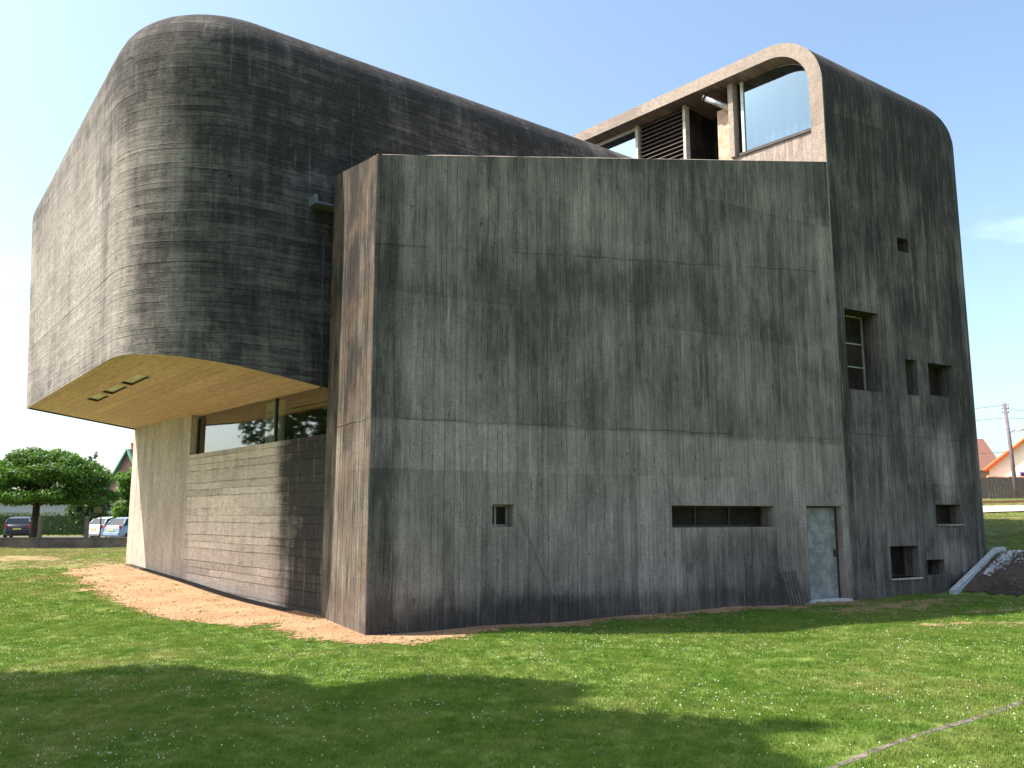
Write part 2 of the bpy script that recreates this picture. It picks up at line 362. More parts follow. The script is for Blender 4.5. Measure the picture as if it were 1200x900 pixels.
M_front = concrete('front_wall_concrete', 'V', .125, (.49, .395, .340), (.082, .068, .059), .02,
                   ((0, .05), (.05, -.08), (.237, -.10), (.242, .05), (.45, .07), (.55, .02), (.62, .10), (.75, .16)),
                   joints=((3.1, .012), (5.75, .10)), spots=((.2, 3, .3, 6, .25), (7.2, .75, 1.6, .8, .26), (2.4, 5.0, 1.4, .9, .13), (4.5, 5.9, 1.6, .6, .13), (1.6, .1, 2.6, .5, .2), (5, .1, 5, .35, .2)),
                   cracks=((5.35, 2.64, 5.85, 1.88), (2.5, 1.74, 3.2, .3)), contrast=1.05, crisp=.40, wash=.85, gr=.5, panel=.16, groove=.7, plank=.28)
M_tower = concrete('tower_concrete', 'V', .14, (.37, .305, .268), (.052, .044, .039), .09,
                   ((0, .06), (.1, -.05), (.24, .0), (.3, .07), (.5, .08), (.7, .10), (.85, .24), (1, .22)),
                   joints=((3.35, 0),), spots=((13.6, 2.8, .45, 1.0, -.3), (13.6, .75, .8, .45, -.22), (10.4, 6, .16, 7, .12), (14.4, 4, .5, 6, .12)), seed=11.3, contrast=1.1, wash=.8, gr=.65)
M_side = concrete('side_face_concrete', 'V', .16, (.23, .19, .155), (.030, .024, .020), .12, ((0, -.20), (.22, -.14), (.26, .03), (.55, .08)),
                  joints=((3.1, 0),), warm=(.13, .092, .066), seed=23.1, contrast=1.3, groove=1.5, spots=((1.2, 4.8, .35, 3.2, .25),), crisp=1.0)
M_shell = concrete('shell_concrete', 'H', .115, (.38, .33, .30), (.046, .042, .040), .075,
                   ((.3, .12), (.42, .0), (.6, -.02), (.74, .10), (.83, .22), (.9, .10)),
                   joints=((7.9, 0), (5.9, .0)), spots=((1.9, 8, 1.8, 3.0, .14), (3.5, 6, .75, 4.5, .34), (-6.5, 6.5, 5.8, 4.2, -.26), (-1.3, 6.0, .7, 2.8, -.20), (5, 8, 4, 3, .10)), seed=5.7, groove=.9, streaky=1.0, contrast=1.15, plank=.22, crisp=.5, gr=.4, chip=.65, rgh=1.9)  # negative spots paint the sunlit left face and corner paler
M_pierV = concrete('pier_vertical_concrete', 'V', .20, (.62, .52, .44), (.27, .22, .185), -.16, ((0, -.05), (.3, -.02)), seed=31, groove=.5, contrast=.9, plank=.24, chip=.15, panel=.05, gr=.5)
M_pierH = concrete('pier_level_concrete', 'H', .19, (.74, .62, .53), (.05, .045, .04), -.26, ((0, .05), (.1, -.05), (.24, .02)),
                   spots=((11.5, 1.9, 2.1, 4.2, .80), (9.9, 2.8, .5, 1.5, .12)), seed=41, groove=.9, contrast=1, plank=.34, chip=.3, gr=.5)
M_soffit = concrete('soffit_concrete', 'H', .24, (.80, .575, .47), (.56, .39, .31), -.10, ((0, 0), (.5, 0)), joints=(), seed=51, groove=.5, contrast=.8, streaky=.5, plank=.16, chip=.08, panel=.08, gr=.35, crisp=.3)
M_fascia = concrete('fascia_concrete', 'V', 2.5, (.40, .325, .275), (.13, .10, .08), -.03, ((0, 0), (1, 0)), seed=61, groove=0, contrast=1.3, streaky=.5, plank=0, wash=0, panel=0, chip=.3, gr=.15, crisp=.05)
M_sill = concrete('parapet_concrete', 'V', .11, (.50, .42, .37), (.24, .17, .14), -.10, ((0, 0), (1, 0)), seed=71, groove=.5, plank=.25)
M_under = concrete('roof_underside_concrete', 'V', .3, (.34, .26, .20), (.05, .04, .035), .10, ((0, 0), (1, 0)), seed=73, groove=.3, plank=.2)
M_dark = simple('dark_interior', (.02, .02, .022), .9)
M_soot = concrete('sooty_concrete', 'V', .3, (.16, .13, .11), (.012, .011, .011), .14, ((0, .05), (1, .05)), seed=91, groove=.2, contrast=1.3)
M_frame = simple('grey_metal_frame', (.30, .28, .25), .55, .0)
M_framed = simple('dark_metal_frame', (.05, .045, .04), .5, .2)
M_louv = simple('brown_louvre', (.13, .10, .085), .6)
def mat_glass(name, tint=(.75, .8, .8), refl=.35, rough=.03, gcol=(.9, .92, .95)):
    q = NT(name); t = q.n('ShaderNodeBsdfTransparent'); q.put(t.inputs[0], tint)
    gsy = q.n('ShaderNodeBsdfGlossy'); q.put(gsy.inputs[0], gcol); gsy.inputs['Roughness'].default_value = rough
    b = q.n('ShaderNodeBump'); b.inputs['Distance'].default_value = .002; b.inputs['Strength'].default_value = .3
    q.put(b.inputs['Height'], q.noise(q.n('ShaderNodeTexCoord').outputs['Object'], .9, 2)); q.t.links.new(b.outputs[0], gsy.inputs['Normal'])
    f = q.n('ShaderNodeFresnel'); f.inputs[0].default_value = 1.5
    fac = q.ma('ADD', f.outputs[0], refl, clamp=True)
    m = q.n('ShaderNodeMixShader'); q.put(m.inputs[0], fac)
    q.t.links.new(t.outputs[0], m.inputs[1]); q.t.links.new(gsy.outputs[0], m.inputs[2])
    o = q.n('ShaderNodeOutputMaterial'); q.t.links.new(m.outputs[0], o.inputs[0]); return q.m
M_glass = mat_glass('window_glass', (.72, .76, .74), .17)
M_glassd = simple('dusty_glass', (.030, .021, .017), .55, 0, .3, 2, .001, .1)
M_glassb = mat_glass('clerestory_glass', (.45, .55, .62), .42, .05, (.32, .43, .50))

def holed(mb, pos, svals, zvals, holes, nrm, depth=.4, back=True, bmb=None, ztop=None):
    """wall strip over s and z with real openings: reveals and (optionally) a back panel"""
    S = sorted(set([round(s, 4) for s in svals] + [h[0] for h in holes] + [h[1] for h in holes]))
    Zs = sorted(set([round(z, 4) for z in zvals] + [h[2] for h in holes] + [h[3] for h in holes]))
    S = [s for s in S if min(svals) - 1e-3 <= s <= max(svals) + 1e-3]
    top = Zs[-1]
    P = [[pos(s, (z if z < top or ztop is None else ztop(s))) for s in S] for z in Zs]
    UV = [[(s, p[j].z) for j, s in enumerate(S)] for p in P]
    def skip(i, j):
        sm, zm = (S[j] + S[j + 1]) / 2, (Zs[i] + Zs[i + 1]) / 2
        return any(h[0] < sm < h[1] and h[2] < zm < h[3] for h in holes)
    mb.grid(P, UV, smooth=False, skip=skip)
    for h in holes:
        d = h[4] if len(h) > 4 else depth
        c = [pos(h[0], h[2]), pos(h[1], h[2]), pos(h[1], h[3]), pos(h[0], h[3])]; n = nrm((h[0] + h[1]) / 2) * d
        uvc = [(h[0], h[2]), (h[1], h[2]), (h[1], h[3]), (h[0], h[3])]
        for k in range(4):
            a, b = c[k], c[(k + 1) % 4]
            mb.poly([a, b, b + n, a + n])
        if back: (bmb or mb).poly([p + n for p in c], uvc)

# --- front block
def fpos(s, z): p = cor + W * s; return Vector((p.x, p.y, z))
def ftop(s): return 7.2 + (9.28 - 7.2) * s / SA
mb = MB()
FH = [(2.04, 2.43, 1.51, 1.86, .35), (5.66, 8.19, 1.47, 1.86, .45), (9.08, 10.09, -.0, 1.87, .45)]
holed(mb, fpos, list(np.linspace(0, SA, 12)), [-.4, 0, 2.5, 5, 7.0], FH, lambda s: NI, back=False, ztop=ftop)
fb_ = mb.build('front_wall', M_front, church)
mb = MB()
nz_ = 8
Ls = (Lc - cor).length; LW = (cor - Lc) / Ls
P = [[Vector((*(Lc + LW * Ls * i / 4)[:2], z if k < nz_ else 7.68 - .48 * i / 4)) for i in range(5)] for k, z in enumerate(list(np.linspace(-.4, 7.0, nz_)) + [0])]
mb.grid(P, [[(i * Ls / 4, p.z) for i, p in enumerate(r)] for r in P], smooth=False)
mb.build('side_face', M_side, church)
mb = MB()                                         # the block's sloping roof slab and its hidden back
B1 = A + CD * 4.6; B2 = Vector((-.6, 17.9, 0))
def up(v, z): return Vector((v.x, v.y, z))
mb.poly([up(cor, 7.2), up(A, 9.28), up(B1, 10.0), up(B2, 8.2), up(Lc, 7.68)])
mb.poly([up(Lc, 7.68), up(B2, 8.2), up(B2, -.4), up(Lc, -.4)])
lip = MB()                                        # thin upstand of mortar that catches the sun along the edge
for a, b, za, zb in ((cor, A, 7.2, 9.28), (Lc, cor, 7.68, 7.2)):
    inn = NI if a is cor else Vector((.88, .47, 0))
    N_ = 40
    for i in range(N_):
        p, r_ = a.lerp(b, i / N_), a.lerp(b, (i + 1) / N_); z0 = za + (zb - za) * i / N_; z1 = za + (zb - za) * (i + 1) / N_
        k0 = .018 + .012 * noise.noise(p * 3); k1 = .018 + .012 * noise.noise(r_ * 3)
        lip.grid([[up(p, z0 - .0), up(r_, z1 - .0)], [up(p + inn * .03, z0 + k0), up(r_ + inn * .03, z1 + k1)], [up(p + inn * .12, z0 + k0), up(r_ + inn * .12, z1 + k1)], [up(p + inn * .16, z0 - .05), up(r_ + inn * .16, z1 - .05)]], [[(0, 0), (1, 0)]] * 4)
mb.build('front_roof', M_fascia, church); lip.build('roof_edge', M_fascia, church)

# windows and door in the front wall
def wbox(mb, pos, n, s0, s1, z0, z1, d0, d1):
    """box in wall space: s, z and depth d along the inward normal"""
    c = []
    for d in (d0, d1):
        for s, z in ((s0, z0), (s1, z0), (s1, z1), (s0, z1)): c.append(pos(s, z) + n * d)
    for f in ((0, 1, 2, 3), (7, 6, 5, 4), (0, 4, 5, 1), (1, 5, 6, 2), (2, 6, 7, 3), (3, 7, 4, 0)): mb.poly([c[i] for i in f])
def window(pos, n, s0, s1, z0, z1, d, mull_s=(), mull_z=(), fw=.035, frame=M_framed, glass=M_glassd, back=.5, backm=M_dark, name='window', extra=None):
    m = MB()
    wbox(m, pos, n, s0, s1, z0, z0 + fw, d, d + .05); wbox(m, pos, n, s0, s1, z1 - fw, z1, d, d + .05)
    wbox(m, pos, n, s0, s0 + fw, z0 + fw, z1 - fw, d, d + .05); wbox(m, pos, n, s1 - fw, s1, z0 + fw, z1 - fw, d, d + .05)
    for s in mull_s: wbox(m, pos, n, s - fw / 2, s + fw / 2, z0 + fw, z1 - fw, d + .002, d + .05)
    for z in mull_z: wbox(m, pos, n, s0 + fw, s1 - fw, z - fw / 2, z + fw / 2, d - .004, d + .046)
    fr = m.build(name, frame, church)
    m = MB(); m.poly([pos(s0, z0) + n * (d + .03), pos(s1, z0) + n * (d + .03), pos(s1, z1) + n * (d + .03), pos(s0, z1) + n * (d + .03)]); m.build('pane', glass, fr)
    if back:
        m = MB(); c = [pos(a, b) + n * (d + .06) for a, b in ((s0, z0), (s1, z0), (s1, z1), (s0, z1))]; e_ = [p + n * back for p in c]
        for k in range(4): m.poly([c[k], c[(k + 1) % 4], e_[(k + 1) % 4], e_[k]])
        m.poly(e_); m.build('interior', backm, fr)
    return fr
window(fpos, NI, 2.04, 2.43, 1.51, 1.86, .20, mull_s=(2.2,), frame=M_frame, back=.4)
window(fpos, NI, 5.66, 8.19, 1.47, 1.86, .34, mull_s=(6.5, 7.35), back=.8, backm=simple('brown_room', (.10, .06, .04)))
# door
M_door = NT('weathered_grey_door'); q = M_door; oc = q.n('ShaderNodeTexCoord').outputs['Object']; sp = q.sep(oc)
n1 = q.noise(oc, 5, 6, .7); n2 = q.noise(q.vec(q.ma('MULTIPLY', sp[0], 20), q.ma('MULTIPLY', sp[1], 20), sp[2]), 2, 4)
cc = q.mix(q.step(n1, .42, .62), (.19, .19, .175), (.33, .325, .30)); cc = q.mix(q.step(q.ma('ADD', n1, q.ma('MULTIPLY', n2, .3)), .70, .82, 0, .8), cc, (.30, .22, .14))
M_door = q.bsdf(cc, .6, bump=n1, dist=.003)
m = MB(); wbox(m, fpos, NI, 9.12, 10.05, .03, 1.83, .15, .20); door = m.build('door', M_door, church)
m = MB(); wbox(m, fpos, NI, 9.97, 10.01, .86, 1.0, .10, .15); m.build('handle', M_framed, door)
m = MB(); wbox(m, fpos, NI, 9.08, 9.12, .0, 1.87, .13, .22); wbox(m, fpos, NI, 10.05, 10.09, .0, 1.87, .13, .22); wbox(m, fpos, NI, 9.12, 10.05, 1.83, 1.87, .13, .22); m.build('door_frame', M_framed, church)
m = MB(); wbox(m, fpos, NI, 9.02, 10.15, -.1, .045, -.10, .25); m.build('door_step', simple('pale_step', (.50, .50, .48), .8), church)

# --- tower shell
RT, rf, SW, DEP = 1.5, 1.3, 5.7, 12.0
ztT = lambda s: 12.50 - .085 * min(s, SW)
def tpos2(s, d):
    """tower outline: s metres from the joint, inset d"""
    if s <= 1e-6: return A + CD * (d / CD.dot(NI))
    if s < SW - RT: return A + W * s + NI * d
    a = (s - (SW - RT)) / RT
    if a < math.pi / 2:
        c = A + W * (SW - RT) + NI * RT; rr = RT - d; return c - NI * (rr * math.cos(a)) + W * (rr * math.sin(a))
    t = s - (SW - RT) - RT * math.pi / 2
    return A + W * (SW - d) + NI * (RT + t)
send = SW - RT + RT * math.pi / 2 + DEP - RT
def tnrm(s):
    if s < SW - RT: return NI
    a = min((s - (SW - RT)) / RT, math.pi / 2); return (NI * math.cos(a) - W * math.sin(a)).normalized()
def tpos(s, z): return up(tpos2(s - SA, 0), z)
sv = [0] + list(np.linspace(.3, SW - RT, 12)) + list(SW - RT + RT * np.linspace(0, math.pi / 2, 13)[1:]) + list(np.linspace(SW - RT + RT * math.pi / 2 + .5, send, 8))
TH = [(10.54, 11.64, 4.31, 6.05, .5), (12.48, 12.87, 7.62, 7.94, .5), (12.47, 12.86, 4.32, 5.12, .5), (13.26, 14.18, 4.37, 5.11, .45), (13.15, 14.06, 1.49, 1.92, .35), (11.53, 12.45, .38, 1.04, .45), (12.72, 13.33, .41, .73, .4)]
mb = MB(); bmb = MB()
def tt_top(s): return ztT(s - SA) - rf
holed(mb, tpos, [SA + s for s in sv], [-.5, 0, 1, 2, 3, 5, 7, 9, 10.4], TH, lambda s: tnrm(s - SA), back=False, ztop=tt_top)
rows = [[up(tpos2(s, rf * (1 - math.cos(p))), ztT(s) - rf + rf * math.sin(p)) for s in sv] for p in np.linspace(0, math.pi / 2, 13)]
mb.grid(rows, [[(SA + s, ztT(s) - rf + rf * p) for s in sv] for p in np.linspace(0, math.pi / 2, 13)], smooth=True)
T_END = 11.5
farc = A + CD * T_END; farb = tpos2(send, 0)
ring = rows[-1]; mb.poly(ring + [up(farb + (farc - farb) * .5, 12.2), up(farc, 12.5)])
mb.poly([up(farb, -.5), up(farc, -.5), up(farc, 12.5), up(farb + (farc - farb) * .5, 12.2), up(farb, ztT(send))])
mb.build('tower_shell', M_tower, church)
for h in TH:
    if h[0] == 10.54: window(tpos, NI, 10.54, 11.64, 4.31, 6.05, .42, mull_z=(4.90, 5.42), fw=.03, frame=M_frame, back=.9, glass=M_glassd)
    else:
        n = tnrm((h[0] + h[1]) / 2 - SA); window(tpos, n, h[0], h[1], h[2], h[3], h[4] - .1, fw=.025, back=.4)
m = MB(); wbox(m, tpos, NI, 11.50, 12.48, .345, .38, -.05, .3); m.build('window_sill', M_pierV, church)
m = MB(); wbox(m, tpos, NI, 13.12, 14.10, 1.455, 1.49, -.04, .3); m.build('window_sill', M_front, church)

# --- the open end of the tower shell
def cpos(t, z, e_=0.0): p = A + CD * t + CM * e_; return Vector((p.x, p.y, z))
TH_ = .31
def prof(off, n=14):
    pts = [(off, 8.0), (off, 9.2), (off, 10.2), (off, 12.5 - rf)]
    for p in np.linspace(0, math.pi / 2, n)[1:]:
        pts.append((rf - (rf - off) * math.cos(p), 12.5 - rf + (rf - off) * math.sin(p)))
    pts += [(t, 12.5 - off) for t in (2.5, 4, 5.5, 7, 9, T_END)]
    return pts
po, pi_ = prof(0.0), prof(TH_)
m = MB()
al_ = [0]
for i in range(1, len(po)): al_.append(al_[-1] + math.dist(po[i], po[i - 1]))
m.grid([[cpos(t, z, -.03) for t, z in po], [cpos(t, z, -.03) for t, z in pi_]], [[(a * .3, 3 + a) for a in al_], [(a * .3 + .3, 3 + a) for a in al_]], smooth=False)
m.grid([[cpos(t, z, -.03) for t, z in po], [cpos(t, z, .002) for t, z in po]], [[(a, 3) for a in al_]] * 2, smooth=True)
m.build('shell_rim', M_fascia, church)
m = MB()
m.grid([[cpos(t, z, e_) for t, z in pi_] for e_ in (-.03, .3, .6, 1.2, 2.6)], [[(a, 3 + e_) for a in al_] for e_ in (0, .3, .6, 1.2, 2.6)], smooth=True)
m.build('shell_underside', M_under, church)
EZ = .45
# glazing right: outline follows the shell
gout = [(.5, 10.36)] + [(max(t, .33), z) for t, z in pi_ if z > 10.3 and t < 2.26] + [(2.26, 12.19), (2.26, 10.36)]
gout = [(.33, 10.36), (.33, 12.5 - rf)] + [(t, z) for t, z in pi_ if z > 12.5 - rf + .01 and t < 2.2] + [(2.26, 12.19), (2.26, 10.36)]
m = MB(); m.poly([cpos(t, z, EZ) for t, z in gout]); gl = m.build('clerestory_window', M_glassb, church)
m = MB(); m.tube([cpos(*gout[1], EZ - .01)] + [cpos(t, z - .01, EZ - .01) for t, z in gout[2:-2]], .012, 4); m.build('glazing_bead', M_frame, gl)
def cbox(m, t0, t1, z0, z1, e0, e1):
    wbox(m, lambda s, z: cpos(s, z, 0), CM, t0, t1, z0, z1, e0, e1)
m = MB(); cbox(m, 2.26, 2.33, 10.3, 12.19, EZ - .04, EZ + .06); m.build('mullion', simple('pale_mullion', (.55, .58, .55), .5), church)
m = MB(); cbox(m, .30, 2.42, 10.29, 10.36, EZ - .10, EZ + .06); m.build('window_sill', M_framed, church)
m = MB(); cbox(m, .30, 3.5, 8.6, 10.29, EZ - .06, EZ + .2); m.build('parapet', M_sill, church)
m = MB(); cbox(m, 2.46, 2.60, 10.29, 12.19, EZ - .18, EZ + .1); m.build('pillar', M_fascia, church)
m = MB(); cbox(m, 2.60, 3.05, 9.5, 11.72, EZ + .02, EZ + .25); m.build('wall_panel', simple('peach_render', (.50, .34, .24), .85), church)
# bright curtain hanging behind the big pane, a sooty recess, louvre, far pane
M_curt = NT('pale_curtain'); q = M_curt; oc = q.n('ShaderNodeTexCoord').outputs['Object']; sp = q.sep(oc)
wv = q.ma('SINE', q.ma('MULTIPLY', q.ma('SUBTRACT', sp[0], sp[1]), 9.0)); M_curt = q.bsdf(q.mix(q.step(wv, -1, 1), (.34, .46, .55), (.48, .60, .66)), .9)
m = MB(); N_ = 60
m.grid([[cpos(.55 + 1.7 * i / N_, z, EZ + .35 + .03 * math.sin(i * .9)) for i in range(N_ + 1)] for z in (10.0, 12.10)], smooth=True); m.build('curtain', M_curt, church)
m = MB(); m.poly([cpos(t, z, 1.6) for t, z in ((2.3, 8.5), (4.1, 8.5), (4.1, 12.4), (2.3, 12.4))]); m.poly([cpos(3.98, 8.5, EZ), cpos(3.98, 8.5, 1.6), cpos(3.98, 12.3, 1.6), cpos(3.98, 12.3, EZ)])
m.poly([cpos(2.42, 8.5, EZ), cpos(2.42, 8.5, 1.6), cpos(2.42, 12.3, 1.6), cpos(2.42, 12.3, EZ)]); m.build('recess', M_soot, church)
m = MB(); m.poly([cpos(t, z, 2.6) for t, z in ((.4, 8.5), (T_END, 8.5), (T_END, 12.0), (1.2, 12.0), (.4, 11.2))]); m.build('inner_wall', M_dark, church)
m = MB(); cbox(m, 3.94, 4.02, 9, 12.19, EZ - .10, EZ + .08); cbox(m, 5.52, 5.60, 9, 12.19, EZ - .10, EZ + .08); lf = m.build('louvre', simple('louvre_post', (.46, .40, .35), .6), church)
m = MB()
for k in range(22):
    z = 12.14 - k * .118
    pc = cpos(4.77, z, EZ + .02); Mx = Matrix.Translation(pc) @ Matrix(((CD.x, CM.x, 0, 0), (CD.y, CM.y, 0, 0), (0, 0, 1, 0), (0, 0, 0, 1))) @ Matrix.Rotation(R_(38), 4, 'X')
    m.box(None, (1.50, .13, .012), M=Mx)
m.build('slats', M_louv, lf)
m = MB(); m.poly([cpos(t, z, EZ + .14) for t, z in ((4.02, 9), (5.52, 9), (5.52, 12.2), (4.02, 12.2))]); m.build('backing', M_dark, lf)
m = MB(); m.poly([cpos(t, z, EZ) for t, z in ((5.60, 9), (8.6, 9), (8.6, 12.19), (5.60, 12.19))]); g2 = m.build('clerestory_window', M_glassb, church)
m = MB(); cbox(m, 5.6, 8.6, 12.12, 12.19, EZ - .03, EZ + .05); cbox(m, 8.6, 8.66, 9, 12.19, EZ - .03, EZ + .05); m.build('frame', simple('pale_frame', (.5, .48, .45), .5), g2)
m = MB(); cbox(m, 8.66, T_END, 9, 12.19, EZ - .1, EZ + .1); m.build('wall_panel', M_fascia, church)
# tube lamp sticking out of the recess
pa, pb = cpos(3.18, 12.02, .12), cpos(2.55, 11.56, .40)
m = MB(); m.tube([pa, pb], .075, 12); tl = m.build('tube_lamp', simple('galvanised_metal', (.42, .42, .42), .35, .7), church)
ax_ = (pb - pa).normalized(); m = MB(); m.tube([pa - ax_ * .02, pa + ax_ * .05], .085, 12); m.build('end_cap', M_framed, tl); m = MB(); m.tube([pb, pb + CM * .9 + Vector((0, 0, -.1))], .025, 6); m.build('bracket', M_framed, tl)

# --- cantilevered left shell
SC = Vector((-5.83, 13.13, 0)); SU = Vector((.793, .609, 0)).normalized(); SV = Vector((-SU.y, SU.x, 0))
SR, sr, SVL, SUL = 2.0, 1.1, 11.0, 13.0
zbot = lambda u_: 4.4 - .147 * u_
def ztop_s(u_, v_): return 10.85 - .048 * max(0, v_ - 2.5)
def sloc(u_, v_, z):
    k = (z - 4.4) / 6.4; u2 = u_ - .3 * k * max(0, 1 - u_ / 6)
    p = SC + SU * u2 + SV * v_; return Vector((p.x, p.y, z))
def outline(d):
    pts = []                                       # (u, v, arc coordinate)
    for i in range(19): v_ = SVL + (SR - SVL) * i / 18; pts.append((d, v_, -(v_ - SR) - SR * math.pi / 4))
    for i in range(1, 17):
        a = i / 16 * math.pi / 2; rr = SR - d; pts.append((SR - rr * math.cos(a), SR - rr * math.sin(a), SR * (a - math.pi / 4)))
    for i in range(1, 23): u_ = SR + (SUL - SR) * i / 22; pts.append((u_, d, u_ - SR + SR * math.pi / 4))
    return pts
mb = MB(); rowsP, rowsU = [], []
zr = [0, .02, .15, .3, .45, .6, .75, .9, 1.0]
base = outline(0)
for f in zr:
    r, uvr = [], []
    for (u_, v_, a) in base:
        z0 = zbot(u_); z1 = ztop_s(u_, v_) - sr; z = z0 + (z1 - z0) * f; r.append(sloc(u_, v_, z)); uvr.append((a, z))
    rowsP.append(r); rowsU.append(uvr)
for p in np.linspace(0, math.pi / 2, 13)[1:]:
    d = sr * (1 - math.cos(p)); oo = outline(d); r, uvr = [], []
    for (u_, v_, a) in oo:
        z1 = ztop_s(u_, v_); z = z1 - sr + sr * math.sin(p); r.append(sloc(u_, v_, z)); uvr.append((a, z1 - sr + sr * p))
    rowsP.append(r); rowsU.append(uvr)
mb.grid(rowsP, rowsU, smooth=True)
last = rowsP[-1]; bk = sloc(SUL, SVL, 10.4); mb.poly(last + [bk])
first = rowsP[0]
for k in range(len(rowsP) - 1):
    a, b = rowsP[k], rowsP[k + 1]
    ca = up(bk, a[-1].z) if k else up(bk, zbot(SUL)); cb = up(bk, min(b[-1].z, 10.4))
    mb.poly([a[0], b[0], cb, ca]); mb.poly([a[-1], b[-1], cb, ca])
sh = mb.build('cantilevered_shell', M_shell, church)
# soffit with three slots
SL = [(.73, .95, 3.0, 4.37), (.73, .95, 4.66, 6.0), (.73, .97, 6.32, 7.5)]
def sof(u_, v_, dz=0): p = SC + SU * u_ + SV * v_; return Vector((p.x, p.y, zbot(u_) + dz))
REC = .035
out_ = [(max(u_, .05), max(min(v_, SVL - .05), .05)) for (u_, v_, a) in outline(.05)]
out_ = out_ + [(SUL, SVL - .05)]
loops = [[Vector((a, b, 0)) for a, b in out_]] + [[Vector((a, c, 0)), Vector((a, d, 0)), Vector((b, d, 0)), Vector((b, c, 0))] for a, b, c, d in SL]
flat = [p for l in loops for p in l]
mb = MB()
for t3 in tessellate_polygon(loops):
    mb.poly([sof(flat[i].x, flat[i].y, REC) for i in t3], [(flat[i].y, flat[i].x) for i in t3])
sf = mb.build('soffit', M_soffit, church)
mb = MB(); bo = outline(0); bi = outline(.05)
mb.grid([[sof(u_, v_, .001) for u_, v_, a in bo], [sof(u_, v_, .001) for u_, v_, a in bi], [sof(u_, v_, REC) for u_, v_, a in bi]], [[(a, 4.3) for u_, v_, a in bo]] * 3, smooth=False)
mb.build('drip_edge', M_soffit, church)
for a, b, c, d in SL:
    m = MB(); cs = [(a, c), (b, c), (b, d), (a, d)]
    for i in range(4):
        p, q_ = cs[i], cs[(i + 1) % 4]; m.poly([sof(*p, REC), sof(*q_, REC), sof(*q_, .10), sof(*p, .10)])
    fr = m.build('ceiling_light', M_framed, sf)
    m = MB(); m.poly([sof(*p, .085) for p in cs]); m.build('diffuser', simple('dull_diffuser', (.62, .58, .52), .4), fr)
# spout and rain pipe on the shaded face
def spos(u_, v_, z): return sloc(u_, v_, z)
m = MB()
for (u0, u1, v0, v1, z0, z1) in ((2.78, 3.35, -.30, .05, 7.20, 7.24), (2.78, 2.82, -.30, .05, 7.24, 7.36), (3.31, 3.35, -.30, .05, 7.24, 7.36)):
    c = [spos(u_, v_, z) for z in (z0, z1) for u_, v_ in ((u0, v0), (u1, v0), (u1, v1), (u0, v1))]
    for f in ((0, 1, 2, 3), (7, 6, 5, 4), (0, 4, 5, 1), (1, 5, 6, 2), (2, 6, 7, 3), (3, 7, 4, 0)): m.poly([c[i] for i in f])
m.build('rain_spout', simple('zinc', (.20, .24, .27), .4, .4), church)
m = MB(); m.tube([spos(3.04, -.08, 6.6), spos(3.04, -.07, 5), spos(3.04, -.05, 3.9)], .015, 8); m.build('rain_pipe', simple('old_pipe', (.05, .06, .06), .6, .0), church)

# --- pier under the shell
P1 = Vector((-10.43, 23.5, 0)); P2 = Vector((-2.98, 14.37, 0)); PL = (P2 - P1).length; PD = (P2 - P1) / PL; PN = Vector((-PD.y, PD.x, 0))
if PN.dot(Vector((1, 1, 0))) < 0: PN = -PN
def ppos(s, z): p = P1 + PD * s; return Vector((p.x, p.y, z))
SPL = 4.6
mb = MB(); holed(mb, ppos, [0, 1, 2, 3, 4, SPL], [-.3, 0, 1.5, 3, 4.3], [], lambda s: PN)
bkP = P1 + PN * 7; mb.poly([ppos(0, -.3), up(bkP, -.3), up(bkP, 4.3), ppos(0, 4.3)]); mb.poly([ppos(SPL, 3.07), ppos(SPL, 3.07) + PN * .6, ppos(SPL, 4.3) + PN * .6, ppos(SPL, 4.3)])
mb.build('pier', M_pierV, church)
mb = MB(); holed(mb, lambda s, z: ppos(s, z) + PN * .0, [SPL, 6, 8, 10, PL], [-.3, 0, 1, 2, 3.07], [], lambda s: PN)
mb.poly([ppos(SPL, 3.07), ppos(PL, 3.07), ppos(PL, 3.07) + PN * .6, ppos(SPL, 3.07) + PN * .6])
mb.build('pier', M_pierH, church)
m = MB(); 
wbox(m, ppos, PN, SPL, SPL + .06, 3.07, 3.93, .14, .20); wbox(m, ppos, PN, SPL + .06, PL, 3.07, 3.10, .14, .20)
for s in (8.95,): wbox(m, ppos, PN, s, s + .05, 3.10, 3.96, .14, .20)
bw_ = m.build('band_window', M_framed, church)
m = MB(); m.poly([ppos(SPL, 3.07) + PN * .17, ppos(PL, 3.07) + PN * .17, ppos(PL, 4.0) + PN * .17, ppos(SPL, 4.0) + PN * .17]); m.build('pane', M_glass, bw_)
m = MB(); N_ = 24; m.grid([[ppos(8.05 + .85 * i / N_, z) + PN * (.35 + .03 * math.sin(i * 1.9)) for i in range(N_ + 1)] for z in (3.0, 4.0)]); m.build('curtain', simple('beige_curtain', (.50, .46, .32), .9), church)
m = MB(); a, b = ppos(SPL, 2.2) + PN * 2.5, ppos(PL, 2.2) + PN * 2.5; m.poly([a, b, up(b, 4.2), up(a, 4.2)]); m.poly([ppos(SPL, 2.9) + PN * .25, ppos(PL, 2.9) + PN * .25, up(b, 2.9), up(a, 2.9)])
m.poly([ppos(SPL, 2.9) + PN * .25, a, up(a, 4.3), ppos(SPL, 4.3) + PN * .25]); m.build('interior', M_dark, church)
m = MB()
for i in range(10):
    s0 = .55 + i * 1.0; s1 = s0 + 1.0; zz0, zz1 = hz(*ppos(s0, 0)[:2]), hz(*ppos(s1, 0)[:2])
    m.poly([up(ppos(s0, 0) - PN * .22, zz0 + .016), up(ppos(s1, 0) - PN * .22, zz1 + .016), up(ppos(s1, 0) + PN * .0, zz1 + .016), up(ppos(s0, 0), zz0 + .016)])
m.build('foot_strip', simple('dark_strip', (.035, .028, .022), .95), church)  # thin dark strip laid along the foot of the pier

